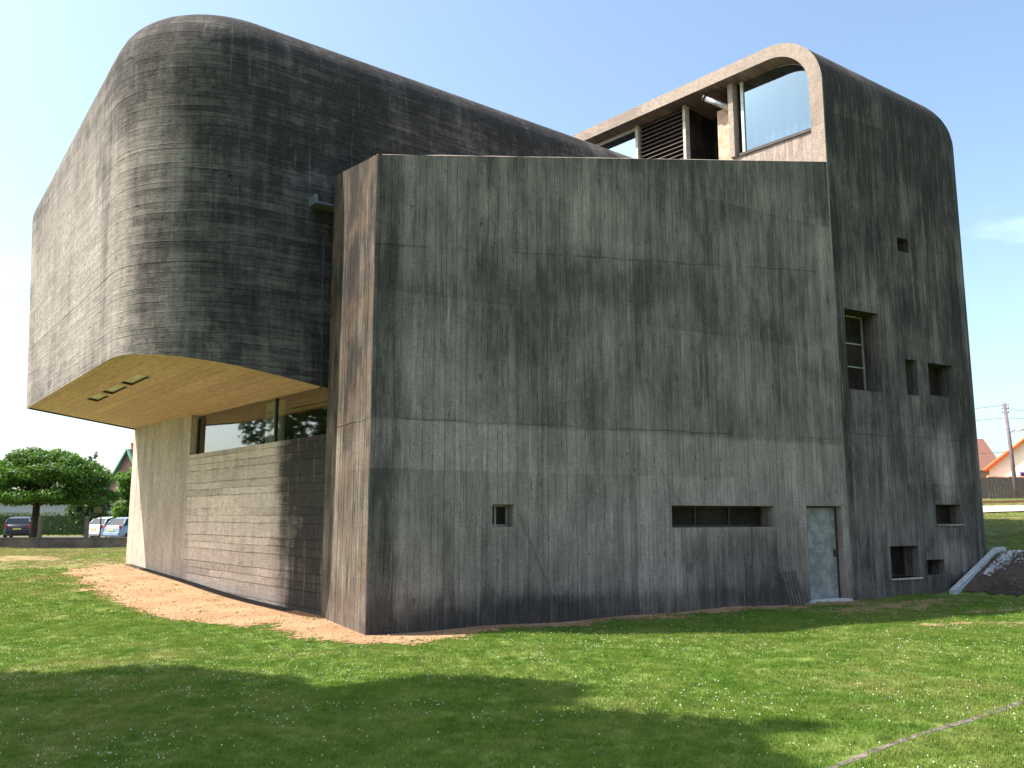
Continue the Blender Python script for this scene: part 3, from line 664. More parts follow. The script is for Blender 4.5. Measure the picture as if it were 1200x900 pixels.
FOOT = [tuple(p[:2]) for p in (cor, A, A + W * SW, farb, farc, sloc(SUL, SVL, 0), P1 + PN * 7, P1, P2)]
def bx_floor(): pass

# ---------------------------------------------------------------- slatted wooden board leaning by the door
M_wood = simple('grey_weathered_wood', (.10, .085, .07), .85, var=.25)
sb = empty('slatted_board', tuple(fpos(8.45, 0) - NI * .25)[:2] + (hz(*(fpos(8.45, 0) - NI * .25)[:2]),), 'small dark slatted wooden board leaning on the wall left of the door', 'board', rz=math.atan2(W.y, W.x))
tilt = Matrix.Rotation(R_(-14), 4, 'X') @ Matrix.Rotation(R_(-3), 4, 'Y')
for k in range(5):
    m = MB(); m.box(None, (.062, .022, .66), M=tilt @ Matrix.Translation((-.17 + k * .085, 0, .33))); m.buildl('slat', M_wood, sb, bevel=.003)
for z in (.1, .56):
    m = MB(); m.box(None, (.42, .02, .05), M=tilt @ Matrix.Translation((0, .024, z))); m.buildl('batten', M_wood, sb)

# ---------------------------------------------------------------- bank, kerb and pebbles at right
M_plain = simple('pale_concrete_edging', (.40, .42, .42), .85, var=.12, sc=10)
o = drape('earth_bank', [(9.75, 19.3), (10.9, 20.0), (11.7, 20.0), (12.6, 19.5), (14.5, 18.2), (17, 16.2), (17, 13.4), (14, 15.6), (12.4, 16.9), (10.8, 18.0), (9.7, 18.9)], M_earth, .09, .03, .12, 2.0)
tag(o, 'dark bare earth bank rising at the right of the church', 'bank', kind='structure')
kp = [(9.46, 18.80), (9.75, 19.02), (10.04, 19.24), (10.33, 19.46), (10.62, 19.68), (10.91, 19.90), (11.12, 20.02), (11.35, 20.02)]
m = MB(); L_, T2 = [], []
for i, (x, y) in enumerate(kp):
    a = Vector((*kp[max(i - 1, 0)], 0)); b = Vector((*kp[min(i + 1, len(kp) - 1)], 0)); d = (b - a).normalized(); n = Vector((-d.y, d.x, 0))
    z = .02 + .84 * min(1, i / 6.0) + (.02 if i > 6 else 0); c = Vector((x, y, z)); wd = .06
    L_.append([c - n * wd + Vector((0, 0, -.2)), c - n * wd + Vector((0, 0, .07)), c - n * (wd - .015) + Vector((0, 0, .085)), c + n * (wd - .015) + Vector((0, 0, .085)), c + n * wd + Vector((0, 0, .07)), c + n * wd + Vector((0, 0, -.2))])
m.grid(L_, smooth=False); m.poly(L_[0]); m.poly(L_[-1]); o = m.build('concrete_kerb', M_plain)
tag(o, 'pale concrete kerb climbing the earth bank beside the church corner', 'kerb')
m = MB()
ic = bmesh.new(); bmesh.ops.create_icosphere(ic, subdivisions=1, radius=1); icv = [v.co.copy() for v in ic.verts]; icf = [[v.index for v in f.verts] for f in ic.faces]; ic.free()
for k in range(520):
    t = random.random(); i = min(int(3 + t * 4.2), 6); f = random.random(); a, b = kp[i], kp[i + 1]
    x = a[0] + (b[0] - a[0]) * f + abs(random.gauss(0, .24)) * .8 * (.25 + .75 * t) + .10; y = a[1] + (b[1] - a[1]) * f - abs(random.gauss(0, .26)) * (.25 + .75 * t) - .12
    r = random.uniform(.009, .022); z = hz(x, y) + .035 + r * .3; n = len(m.v); s3 = (random.uniform(.8, 1.4), random.uniform(.8, 1.3), random.uniform(.5, .8))
    m.v += [(x + v.x * r * s3[0], y + v.y * r * s3[1], z + v.z * r * s3[2]) for v in icv]
    for f_ in icf: m.f.append(tuple(n + q_ for q_ in f_)); m.u.append([(0, 0)] * 3); m.sm.append(True)
o = m.build('pebbles', simple('white_pebble', (.46, .46, .47), .8, sc=3, var=.2), merge=False); tag(o, 'white pebbles spilled below the kerb on the earth bank', 'pebbles', kind='stuff')
m = MB()
for k in range(260):
    x = random.uniform(10.2, 14); d0 = random.uniform(.1, 1.7); y = 18.9 + (d0 - (x - 9.5) * .61) / .79
    r = random.uniform(.012, .05); z = hz(x, y) + .03; n = len(m.v)
    m.v += [(x + v.x * r, y + v.y * r, z + v.z * r * .6) for v in icv]
    for f_ in icf: m.f.append(tuple(n + q_ for q_ in f_)); m.u.append([(0, 0)] * 3); m.sm.append(True)
o = m.build('clods', simple('earth_clods', (.10, .08, .07), .95, sc=3, var=.3), merge=False); tag(o, 'dark clods and stones lying on the earth bank', 'clods', kind='stuff')

m = MB(); nn_ = 0
while nn_ < 900:
    x = random.uniform(-11, 6); y = random.uniform(11.2, 23.5)
    if not inpoly([x], [y], DIRT)[0] or inpoly([x], [y], FOOT)[0]: continue
    nn_ += 1; r = random.uniform(.006, .022) * (1 + (random.random() > .96)); z = hz(x, y) + .012; n = len(m.v); a_ = random.uniform(.7, 1.4)
    m.v += [(x + v.x * r * a_, y + v.y * r, z + v.z * r * .6) for v in icv]
    for f_ in icf: m.f.append(tuple(n + q_ for q_ in f_)); m.u.append([(0, 0)] * 3); m.sm.append(True)
o = m.build('gravel', simple('tan_gravel', (.34, .22, .14), .9, sc=4, var=.35), merge=False); tag(o, 'loose tan gravel scattered over the bare dirt beside the church', 'gravel', kind='stuff')

# stone edging strip in the lawn, lower right
m = MB(); KA, KB = Vector((.9, 5.1, 0)), Vector((9.0, 11.6, 0)); kd = (KB - KA).normalized(); kn = Vector((-kd.y, kd.x, 0)); rowsk = []
for i in range(170):
    p = KA + (KB - KA) * i / 89; wv_ = .045 + .018 * noise.noise(p * 2.2); off = .018 * noise.noise(p * .9 + Vector((5, 0, 0))); c = p + kn * off; h = hz(c.x, c.y)
    t_ = .004 + .006 * noise.noise(p * 4)
    rowsk.append([up(c - kn * wv_, h - .03), up(c - kn * (wv_ - .012), h + t_), up(c + kn * (wv_ - .012), h + t_), up(c + kn * wv_, h - .03)])
m.grid(rowsk, smooth=False); o = m.build('lawn_edging', simple('worn_stone_edging', (.115, .095, .08), .95, sc=9, var=.4)); tag(o, 'narrow worn stone edging strip sunk in the lawn', 'edging', kind='structure')

# ---------------------------------------------------------------- grass tufts and clover
def keep(x, y):
    k = ~inpoly(x, y, FOOT)
    dx = np.array([fb(a, b, 1.1, 1) for a, b in zip(x, y)]) * .45; dy = np.array([fb(a, b, 1.1, 9) for a, b in zip(x, y)]) * .45
    ind = inpoly(x + dx + rng.normal(0, .16, len(x)), y + dy + rng.normal(0, .16, len(x)), DIRT); k &= ~(ind & (rng.random(len(x)) > .035))
    for p_ in WORN: k &= ~(inpoly(x, y, p_) & (rng.random(len(x)) > .25))
    d = (x - 9.5) * .61 + (y - 18.9) * .79; k &= ~((x > 9.2) & (d > -.05) & (d < 1.95) & (rng.random(len(x)) > .04))
    e1 = np.abs((x - KA.x) * kn.x + (y - KA.y) * kn.y); k &= (e1 > .055) | ((rng.random(len(x)) < .25) & (e1 > .03))
    k &= y < 46
    return k
def scatter(bands, thr=None):
    out = []
    for (y0, y1, dens) in bands:
        wmax = .75 * y1 + 5; n = int(dens * 2 * wmax * (y1 - y0)); x = rng.uniform(-wmax, wmax, n); y = rng.uniform(y0, y1, n)
        k = np.abs(x) < .75 * y + 5; x, y = x[k], y[k]
        if thr is not None:
            f = np.array([noise.noise(Vector((a * .55, b * .55, 3))) + .5 * noise.noise(Vector((a * 1.7, b * 1.7, 8))) for a, b in zip(x, y)]); k = f > thr; x, y = x[k], y[k]
        k = keep(x, y); x, y = x[k], y[k]; out.append((x, y))
    x = np.concatenate([a for a, b in out]); y = np.concatenate([b for a, b in out])
    return x, y, hgt(x, y)
def tuft(name, nb, rad, hmin, hmax, wd):
    m = MB()
    for k in range(nb):
        a = random.random() * 6.283; r = rad * math.sqrt(random.random()); x, y = r * math.cos(a), r * math.sin(a)
        h = random.uniform(hmin, hmax); b = random.random() * 6.283; le = random.uniform(.15, .75) * h; w2 = wd * random.uniform(.7, 1.2)
        c_, s_ = math.cos(b), math.sin(b); g_ = random.random() * 6.283; px, py = math.cos(g_) * w2, math.sin(g_) * w2
        b0 = Vector((x, y, -.005)); m1 = Vector((x + c_ * le * .35, y + s_ * le * .35, h * .6)); tp = Vector((x + c_ * le, y + s_ * le, h))
        pw = Vector((px, py, 0)); m.poly([b0 - pw, b0 + pw, m1 + pw * .8, m1 - pw * .8], [(0, 0)] * 4); m.poly([m1 - pw * .8, m1 + pw * .8, tp], [(0, 0)] * 3)
    me_ = m.build(name, MBL, merge=False); C.objects.unlink(me_); return me_
def instancer(name, pts, coll, smin, smax, label, cat, tilt=.15):
    me_ = bpy.data.meshes.new(name); me_.from_pydata(pts, [], []); ob = bpy.data.objects.new(name, me_); C.objects.link(ob); tag(ob, label, cat, kind='stuff')
    ng = bpy.data.node_groups.new(name, 'GeometryNodeTree'); ng.interface.new_socket('Geometry', in_out='INPUT', socket_type='NodeSocketGeometry'); ng.interface.new_socket('Geometry', in_out='OUTPUT', socket_type='NodeSocketGeometry')
    N = ng.nodes; gi = N.new('NodeGroupInput'); go = N.new('NodeGroupOutput'); ip = N.new('GeometryNodeInstanceOnPoints'); ci = N.new('GeometryNodeCollectionInfo')
    ci.inputs['Collection'].default_value = coll; ci.inputs['Separate Children'].default_value = True; ci.inputs['Reset Children'].default_value = True
    ip.inputs['Pick Instance'].default_value = True
    rv = N.new('FunctionNodeRandomValue'); rv.data_type = 'FLOAT_VECTOR'; rv.inputs[0].default_value = (-tilt, -tilt, 0); rv.inputs[1].default_value = (tilt, tilt, 6.283)
    rs = N.new('FunctionNodeRandomValue'); rs.data_type = 'FLOAT'; rs.inputs[2].default_value = smin; rs.inputs[3].default_value = smax
    l = ng.links.new; l(gi.outputs[0], ip.inputs['Points']); l(ci.outputs[0], ip.inputs['Instance']); l(rv.outputs[0], ip.inputs['Rotation']); l(rs.outputs[1], ip.inputs['Scale']); l(ip.outputs[0], go.inputs[0])
    md = ob.modifiers.new('scatter', 'NODES'); md.node_group = ng; return ob
ct = bpy.data.collections.new('tufts')
for i in range(6): ct.objects.link(tuft('tuft', 30, .06, .010, .026, .0022))
cf = bpy.data.collections.new('far_tufts')
for i in range(4): cf.objects.link(tuft('far_tuft', 30, .12, .012, .032, .005))
x, y, z = scatter([(3.0, 4.2, 150), (4.2, 9, 300), (9, 14, 200)]); instancer('grass', np.stack([x, y, z], 1).tolist(), ct, .8, 1.5, 'short mown green grass blades in the foreground lawn', 'grass')
x, y, z = scatter([(14, 22, 70), (22, 46, 20)]); instancer('grass', np.stack([x, y, z], 1).tolist(), cf, .8, 1.5, 'short dry grass blades in the distant lawn', 'grass')
m = MB()
for k in range(7):
    a = k * 2.4; r = .0055; x0, y0 = .003 * math.cos(a), .004 * math.sin(a); n = len(m.v)
    m.v += [(x0 + v.x * r, y0 + v.y * r, .028 + .003 * (k % 3) + v.z * r) for v in icv]
    for f_ in icf: m.f.append(tuple(n + q_ for q_ in f_)); m.u.append([(0, 0)] * 3); m.sm.append(True)
cl = m.build('clover_head', simple('clover_white', (.75, .72, .62), .8, var=.1), merge=False); C.objects.unlink(cl)
cc_ = bpy.data.collections.new('clovers'); cc_.objects.link(cl)
x, y, z = scatter([(4.5, 10, 55), (10, 20, 42)], thr=.0); x2, y2, z2 = scatter([(4.5, 10, 10), (10, 22, 9)])
x = np.concatenate([x, x2]); y = np.concatenate([y, y2]); z = np.concatenate([z, z2])
instancer('clover', np.stack([x, y, z], 1).tolist(), cc_, .32, .72, 'tiny white clover flowers dotted over the lawn', 'clover', .1)

# ---------------------------------------------------------------- trees
def mat_leaf(name, a, b, tr=.4):
    q = NT(name); gi = q.n('ShaderNodeNewGeometry'); rnd = gi.outputs['Random Per Island']; pos = gi.outputs['Position']
    f = q.ma('ADD', q.ma('MULTIPLY', rnd, .6), q.ma('MULTIPLY', q.noise(pos, .9, 3), .4))
    col = q.mix(q.step(f, .2, .8), a, b)
    p = q.n('ShaderNodeBsdfPrincipled'); q.put(p.inputs['Base Color'], col); p.inputs['Roughness'].default_value = .55; p.inputs['Specular IOR Level'].default_value = .3
    t = q.n('ShaderNodeBsdfTranslucent'); q.put(t.inputs[0], q.mix(.4, col, (.2, .35, .03)))
    m_ = q.n('ShaderNodeMixShader'); m_.inputs[0].default_value = tr
    q.t.links.new(p.outputs[0], m_.inputs[1]); q.t.links.new(t.outputs[0], m_.inputs[2])
    o = q.n('ShaderNodeOutputMaterial'); q.t.links.new(m_.outputs[0], o.inputs[0]); return q.m
M_leaf = mat_leaf('broad_leaf', (.030, .085, .010), (.085, .19, .022), .3)
M_leafd = mat_leaf('dark_leaf', (.018, .045, .012), (.045, .09, .022), .2)
M_leafb = mat_leaf('bright_leaf', (.06, .14, .015), (.13, .24, .03), .4)
M_leafp = mat_leaf('hazy_grey_leaf', (.09, .13, .12), (.16, .20, .17), .2)  # distance haze mixed into the leaf colour of the far poplars
M_bark = simple('bark', (.07, .055, .045), .95, var=.3, sc=5, bump=.02)
def leaves(m, c, rad, n, size, droop=.3, flat=1.0, shell=.55):
    for k in range(n):
        d = Vector((random.gauss(0, 1), random.gauss(0, 1), random.gauss(0, 1))).normalized(); r = random.uniform(shell, 1.0) ** .6
        p = Vector(c) + Vector((d.x * rad[0] * r, d.y * rad[1] * r, d.z * rad[2] * r))
        nrm = (d * .7 + Vector((random.gauss(0, .6), random.gauss(0, .6), random.gauss(.5, .5)))).normalized()
        a = nrm.orthogonal().normalized(); a = Matrix.Rotation(random.random() * 6.28, 3, nrm) @ a; b = nrm.cross(a); s = size * random.uniform(.6, 1.3)
        m.poly([p - a * s, p - b * s * .45, p + a * s + Vector((0, 0, -droop * s)), p + b * s * .45], [(0, 0)] * 4)
def tree(name, base, label, cat, trunk_h, trunk_r, clumps, nleaf, size, mat, lean=(0, 0), limbs=True, group=None, shell=.45):
    t = empty(name, base, label, cat, group); bv = Vector(base)
    m = MB(); top = Vector((lean[0], lean[1], trunk_h))
    m.tube([(0, 0, -.15), (0, 0, .12), (lean[0] * .4, lean[1] * .4, trunk_h * .5), top], [trunk_r * 1.5, trunk_r * 1.1, trunk_r * .9, trunk_r * .8], 9)
    m.buildl('trunk', M_bark, t)
    if limbs:
        m = MB()
        for c in clumps[:: max(1, len(clumps) // 14)]:
            e_ = Vector(c[0]); mid = top.lerp(e_, .5) + Vector((random.uniform(-.2, .2), random.uniform(-.2, .2), -.05 * (e_ - top).length)); m.tube([top - Vector((0, 0, .1)), mid, e_], [trunk_r * .5, trunk_r * .28, trunk_r * .08], 6)
        m.buildl('limbs', M_bark, t)
    m = MB(); tot = sum(c[1][0] * c[1][1] + .01 for c in clumps)
    for c in clumps: leaves(m, c[0], c[1], max(6, int(nleaf * (c[1][0] * c[1][1] + .01) / tot)), size, shell=shell)
    m.buildl('crown', mat, t, merge=False); return t
cl_ = [((random.uniform(-2.6, 2.6), random.uniform(-2.6, 2.6), 3.2 + random.random() * 4.6), (1.3, 1.3, .8)) for k in range(34)]
tree('roadside_tree', (-26.3, 25.2, 0), 'round leafy tree left of the frame, mirrored in the band window', 'tree', 3, .2, cl_, 9000, .2, M_leafd)
# umbrella tree by the road (left)
cl_ = []
for k in range(230):
    a = random.random() * 6.283; r = math.sqrt(random.random()) * 3.45; zz = 2.65 + (.12 + .88 * random.random() ** .35) * 2.45 * math.sqrt(1 - (r / 3.85) ** 2)
    cl_.append(((r * math.cos(a), r * math.sin(a), zz), (random.uniform(.42, .7), random.uniform(.42, .7), random.uniform(.28, .42))))
for k in range(46):
    a = k * .49; r = (.9 + 2.6 * (k % 3) / 2) ; cl_.append(((r * math.cos(a), r * math.sin(a), 2.55 + random.uniform(-.05, .3)), (.85, .85, .32)))
tx, ty = -26.2, 47.5
tree('umbrella_tree', (tx, ty, hz(tx, ty)), 'umbrella-shaped green tree with a wide clipped crown behind the low wall', 'tree', 2.3, .22, cl_, 42000, .11, M_leaf)
# the tree off to the left whose shade falls across the foreground
cl_ = []
for k in range(80):
    a = random.random() * 6.283; r = math.sqrt(random.random()) * 3.6
    cl_.append(((r * math.cos(a) * 1.25, r * math.sin(a) * .75, 11.2 + random.uniform(-1.2, 1.8)), (random.uniform(.8, 1.3), random.uniform(.6, .9), random.uniform(.5, .8))))
for k in range(5): cl_.append(((3.7 + .6 * k, .4 + .05 * k, 11.6 - .08 * k), (.7 - .08 * k, .30 - .03 * k, .3)))
tree('tall_tree', (-12.6, 6.3, 0), 'tall broad tree just off the left edge shading the foreground lawn', 'tree', 9.5, .3, cl_, 52000, .18, M_leaf)
cl_ = [((random.uniform(-.5, .5), random.uniform(-.6, .6), 1.2 + random.random() * 3.3), (.55, .55, .5)) for k in range(16)]
tree('small_tree', (-25.1, 56.5, 0), 'bright green bushy tree partly hidden by the pier', 'tree', 1.3, .1, cl_, 2600, .16, M_leafb)
cl_ = [((random.uniform(-1.1, 1.1), random.uniform(-1, 1), 1 + random.random() * 3.2), (.9, .9, .6)) for k in range(16)]
tree('dark_tree', (-30.5, 62.0, 0), 'dark green tree behind the hedge left of the small tree', 'tree', 1.2, .12, cl_, 2000, .2, M_leafd)
cl_ = [((random.uniform(-.5, .5), random.uniform(-.5, .5), 1 + k * .80), (.7 - k * .03, .7 - k * .03, .6)) for k in range(15)]
tree('poplar', (-74.5, 152.0, 0), 'tall slim grey-green poplar far off, right of the umbrella tree', 'tree', 2, .3, cl_, 1100, .40, M_leafp, limbs=False)
tree('poplar', (-84.0, 160.0, 0), 'distant poplar tip just over the umbrella tree crown', 'tree', 2, .3, cl_, 1100, .40, M_leafp, limbs=False)
cl_ = [((random.uniform(-9, 9), random.uniform(-2, 2), 1.5 + random.random() * 4.5), (2.2, 1.8, 1.6)) for k in range(26)]
tree('tree_clump', (-62, 135, 0), 'low bank of distant trees behind the gable house', 'trees', 2, .3, cl_, 2600, .5, M_leafd, limbs=False)

# ---------------------------------------------------------------- left background: low wall, road, hedge, cars
M_asph = simple('asphalt', (.16, .155, .15), .9, sc=1.5, var=.08)
m = MB(); m.grid([[(x_, y_, .035) for x_ in np.linspace(-120, -6, 30)] for y_ in (47.6 + 0, 66)]); o = m.build('road', M_asph); tag(o, 'pale asphalt road beyond the low wall', 'road', kind='structure')
# (flat sheet, the ground is level here)
M_rend = simple('grey_brown_render', (.17, .135, .11), .9, var=.2, sc=2)
wall = empty('low_wall', (-24, 45.4, 0), 'low brown boundary wall with square posts along the lawn', 'wall')
m = MB(); m.box((-28, 45.4, .19), (44, .22, .58)); m.build('wall_base', M_rend, wall)
m = MB(); m.box((-28, 45.4, .50), (44, .30, .05)); m.build('coping', simple('coping', (.16, .14, .12), .9), wall)
for px in (-34.2, -30.2, -27.2, -24.75, -22.3, -19.8, -17.3): 
    m = MB(); m.box((px, 45.38, .80), (.17, .20, 1.62), .0); m.build('post', M_rend, wall, bevel=.015)
hed = MB(); 
m = MB(); m.box((-36, 69.2, .85), (26, .9, 1.5)); 
for k in range(14000):
    p = (random.uniform(-49.2, -22.8), 69.2 + random.choice((-1, 1)) * random.uniform(.35, .62) if random.random() < .6 else random.uniform(68.7, 69.7), random.uniform(.1, 1.75)); 
    if abs(p[1] - 69.2) < .35: p = (p[0], p[1], random.uniform(1.5, 1.85))
    leaves(m, p, (.1, .1, .1), 1, .08)
o = m.build('hedge', M_leafd, merge=False); tag(o, 'dark green clipped hedge across the road', 'hedge')
lb = empty('long_building', (-44, 86, 0), 'long low pale blue-grey building behind the hedge', 'building')
m = MB(); m.box((-48, 86, 1.45), (44, 8, 2.9)); m.build('wall', simple('blue_grey_render', (.34, .38, .43), .8, var=.05), lb)
m = MB(); m.box((-48, 86, 3.0), (45, 9, .22)); m.build('roof', simple('flat_roof', (.3, .3, .32), .8), lb)
m = MB(); m.box((-31.2, 81.9, 2.0), (3.0, .15, 1.6)); m.build('door', simple('beige_panel', (.42, .36, .22), .8), lb)
# sign on a post
sg = empty('road_sign', (-23.6, 49.6, 0), 'pale rectangular sign panels on a grey post beside the parked cars', 'sign')
m = MB(); m.tube([(-23.6, 49.6, 0), (-23.6, 49.6, 2.75)], .035, 8); m.build('post', M_framed, sg)
m = MB(); m.box((-23.66, 49.54, 2.5), (.30, .03, .42)); m.build('panel', simple('blue_white_panel', (.55, .62, .72), .5), sg, bevel=.01)
m = MB(); m.box((-23.8, 49.54, 1.98), (.42, .03, .36)); m.build('panel', simple('tan_panel', (.38, .33, .22), .5), sg, bevel=.01)
m = MB(); gp = empty('gate_post', (-22.0, 58, 0), 'white gate post with a cap behind the silver car', 'post')
m.box((-28.3, 63.2, .95), (.38, .38, 1.9)); m.build('shaft', simple('white_paint', (.7, .7, .68), .6), gp, bevel=.02); m = MB(); m.box((-28.3, 63.2, 1.98), (.55, .55, .12)); m.box((-28.3, 63.2, 2.1), (.3, .3, .12)); m.build('cap', simple('white_cap', (.7, .7, .68), .6), gp, bevel=.02)
gp.location = (-28.3, 63.2, 0)
for ch in gp.children: ch.matrix_parent_inverse = Matrix.Translation((28.3, -63.2, 0))

def paint(name, col, metal=.3):
    q = NT(name); oc = q.n('ShaderNodeTexCoord').outputs['Object']; n = q.noise(oc, 3, 4)
    return q.bsdf(q.mix(q.step(n, .3, .7), col, tuple(c * .85 for c in col)), .3, metal, spec=.5)
M_tyre = simple('tyre', (.02, .02, .02), .85); M_rim = simple('rim', (.4, .4, .42), .35, .7)
M_cglass = NT('car_glass').bsdf((.02, .025, .03), .06, spec=.6); M_red = NT('red_lamp').bsdf((.45, .02, .02), .25, spec=.5)
M_plate = simple('number_plate', (.65, .5, .1), .5, var=.02); M_black = simple('black_trim', (.03, .03, .03), .7)
M_clear = NT('clear_lamp').bsdf((.7, .7, .7), .15, spec=.6)
def car(name, loc, rz, mat, label):
    """hatchback, nose towards +x"""
    t = empty(name, loc, label, 'car', 'cars parked along the road', rz)
    st = [(-1.95, .42, .80, .70), (-1.88, .30, .98, .78), (-1.6, .24, 1.02, .82), (-.8, .22, .97, .84), (.3, .22, .94, .85), (1.0, .22, .92, .84), (1.6, .25, .82, .80), (1.88, .32, .68, .72), (1.98, .40, .60, .60)]
    rows = []
    for x_, z0, z1, hw in st:
        prof_ = [(-hw * .86, z0), (-hw * .98, z0 + .12), (-hw, (z0 + z1) / 2), (-hw * .97, z1 - .06), (-hw * .88, z1), (hw * .88, z1), (hw * .97, z1 - .06), (hw, (z0 + z1) / 2), (hw * .98, z0 + .12), (hw * .86, z0)]
        rows.append([(x_, a, b) for a, b in prof_])
    m = MB(); m.grid(rows, smooth=True, closed=True); m.poly(rows[0]); m.poly(rows[-1])
    rf_ = [(-1.70, 1.00, .74, .99), (-1.45, 1.36, .64, .98), (-1.15, 1.45, .62, .96), (-.3, 1.48, .62, .94), (.25, 1.42, .63, .93), (.95, .96, .74, .90)]
    # roof, pillars
    R0 = [[(x_, -w2, z_), (x_, -w2 * .55, z_ + .035), (x_, w2 * .55, z_ + .035), (x_, w2, z_)] for x_, z_, w2, b_ in rf_[1:5]]; m.grid(R0, smooth=True)
    for sgn in (-1, 1):
        for (xa, za, wa), (xb, zb_, wb) in (((-1.45, 1.37, .64), (-1.74, .98, .80)), ((.25, 1.43, .63), (.98, .93, .78)), ((-.45, 1.47, .62), (-.5, .94, .82))):
            m.tube([(xa, sgn * wa, za), (xb, sgn * wb, zb_)], .035, 6)
    m.buildl('body', mat, t, merge=True)
    m = MB()                                          # glazed cabin
    cab = [[(-1.72, -.76, .97), (-1.72, .76, .97)], [(-1.44, -.62, 1.40), (-1.44, .62, 1.40)], [(-.3, -.6, 1.46), (-.3, .6, 1.46)], [(.24, -.61, 1.40), (.24, .61, 1.40)], [(.96, -.75, .93), (.96, .75, .93)]]
    m.grid([cab[0], cab[1]], smooth=False); m.grid([cab[3], cab[4]], smooth=False)
    for sgn in (-1, 1): m.poly([(-1.72, sgn * .79, .96), (-1.43, sgn * .635, 1.40), (-.3, sgn * .62, 1.45), (.24, sgn * .625, 1.40), (.96, sgn * .77, .92)])
    m.buildl('windows', M_cglass, t)
    for (x_, sgn) in ((-1.25, -1), (-1.25, 1), (1.25, -1), (1.25, 1)):
        m = MB(); c = Vector((x_, sgn * .76, .31)); m.tube([c - Vector((0, .1, 0)), c - Vector((0, .09, 0)), c + Vector((0, .09, 0)), c + Vector((0, .1, 0))], [.26, .31, .31, .26], 20)
        wh = m.buildl('wheel', M_tyre, t)
        m = MB(); m.tube([c - Vector((0, .108, 0)), c + Vector((0, .108, 0))], .19, 14); m.buildl('rim', M_rim, wh)
    for sgn in (-1, 1):
        m = MB(); m.box((-1.87, sgn * .68, .86), (.12, .18, .26)); m.buildl('tail_lamp', M_red, t, bevel=.02)
        m = MB(); m.box((1.82, sgn * .6, .63), (.14, .3, .14)); m.buildl('headlight', M_clear, t, bevel=.02)
        m = MB(); m.box((.75, sgn * .93, .98), (.14, .18, .12)); m.buildl('mirror', mat, t, bevel=.02)
    m = MB(); m.box((-1.97, 0, .46), (.10, 1.44, .20)); m.buildl('bumper', M_black if 'dark' in label else mat, t, bevel=.03)
    m = MB(); m.box((-1.965, 0, .70), (.03, .5, .11)); m.buildl('number_plate', M_plate, t)
    return t
car('parked_car', (-34.3, 60.5, .04), R_(112), paint('dark_grey_paint', (.055, .055, .065)), 'dark grey hatchback parked at the far left, seen from behind')
car('parked_car', (-26.9, 59.2, .04), R_(62), paint('silver_paint', (.62, .66, .72), .1), 'silver hatchback parked next to the sign, seen from behind')
car('parked_car', (-24.2, 56.0, .04), R_(62), paint('blue_paint', (.30, .42, .55), .2), 'pale grey-blue hatchback half hidden behind the pier')

def gable_house(name, loc, rz, w2, d2, eave, ridge, wallm, roofm, label, over=.35, vergem=None, shed=None, chim=None, openings=()):
    t = empty(name, loc, label, 'house', rz=rz)
    m = MB(); pts = [(-w2, 0, -1), (w2, 0, -1), (w2, 0, eave), (0, 0, ridge), (-w2, 0, eave)]; bk_ = [(a, d2, c) for a, b, c in pts]
    m.poly(pts); m.poly(bk_[::-1])
    for i in (1, 4): a, b = i, (i + 1) % 5; m.poly([pts[a], bk_[a], bk_[b], pts[b]])
    m.buildl('wall', wallm, t)
    m = MB(); sl_ = (ridge - eave) / w2
    for sg_ in (-1, 1):
        x1 = sg_ * (w2 + over); z1 = eave - over * sl_
        c = [(0, -over, ridge + .06), (x1, -over, z1 + .06), (x1, d2 + over, z1 + .06), (0, d2 + over, ridge + .06)]; m.poly(c); e_ = [(a, b, c_ - .055) for a, b, c_ in c]; m.poly(e_[::-1])
        for i in range(4): m.poly([c[i], c[(i + 1) % 4], e_[(i + 1) % 4], e_[i]])
    rf2 = m.buildl('roof', roofm, t)
    if vergem:
        m = MB()
        for sg_ in (-1, 1):
            a = Vector((0, -over - .03, ridge + .0)); b = Vector((sg_ * (w2 + over), -over - .03, eave - over * sl_)); m.tube([a, b], .16, 6)
        m.buildl('verge', vergem, rf2)
    if chim:
        x_, y_, z_ = chim; m = MB(); m.box((x_, y_, z_), (.5, .5, 1.3)); m.box((x_, y_, z_ + .68), (.62, .62, .1)); m.tube([(x_, y_, z_ + .8), (x_, y_, z_ + 1.2)], .16, 8); m.buildl('chimney', simple('brick_chimney', (.42, .16, .10), .85), rf2, bevel=.01)
    for (x_, z_, w3, h3, k) in openings:
        m = MB(); m.box((x_, -.03, z_), (w3, .1, h3)); fr = m.buildl('window' if k != 'door' else 'door', simple('painted_joinery', (.30, .16, .18) if k != 'small' else (.2, .12, .3), .6), t, bevel=.01)
        m = MB(); m.box((x_, -.09, z_), (w3 - .24, .03, h3 - .24)); m.buildl('pane', M_cglass, fr)
    return t
def mat_tile(name, a, b):
    q = NT(name); oc = q.n('ShaderNodeTexCoord').outputs['Object']; w = q.n('ShaderNodeTexWave', bands_direction='Z'); q.put(w.inputs[0], oc); w.inputs['Scale'].default_value = 4; w.inputs['Distortion'].default_value = .6
    return q.bsdf(q.mix(q.noise(oc, 6, 4), a, b), .85, bump=w.outputs['Fac'], dist=.04)
M_tile = mat_tile('orange_tiles', (.46, .13, .07), (.60, .20, .11)); M_tileb = mat_tile('brown_tiles', (.16, .075, .055), (.24, .12, .09)); M_slate = simple('slate', (.16, .16, .19), .6)
M_cream = simple('cream_render', (.78, .74, .60), .85, var=.04); M_brick = simple('pink_brick', (.36, .22, .17), .85)
# left gable house with a spiky chimney
gable_house('gable_house', (-37.6, 84, 0), R_(-12), 2.3, 8, 3.9, 8.0, M_brick, M_slate, 'brick gable house with slate roof and chimney behind the bushes at left', chim=(-.15, .9, 8.0), openings=((0, 5.4, 1, 1.2, 'w'),), vergem=simple('green_verge', (.05, .14, .09), .7))

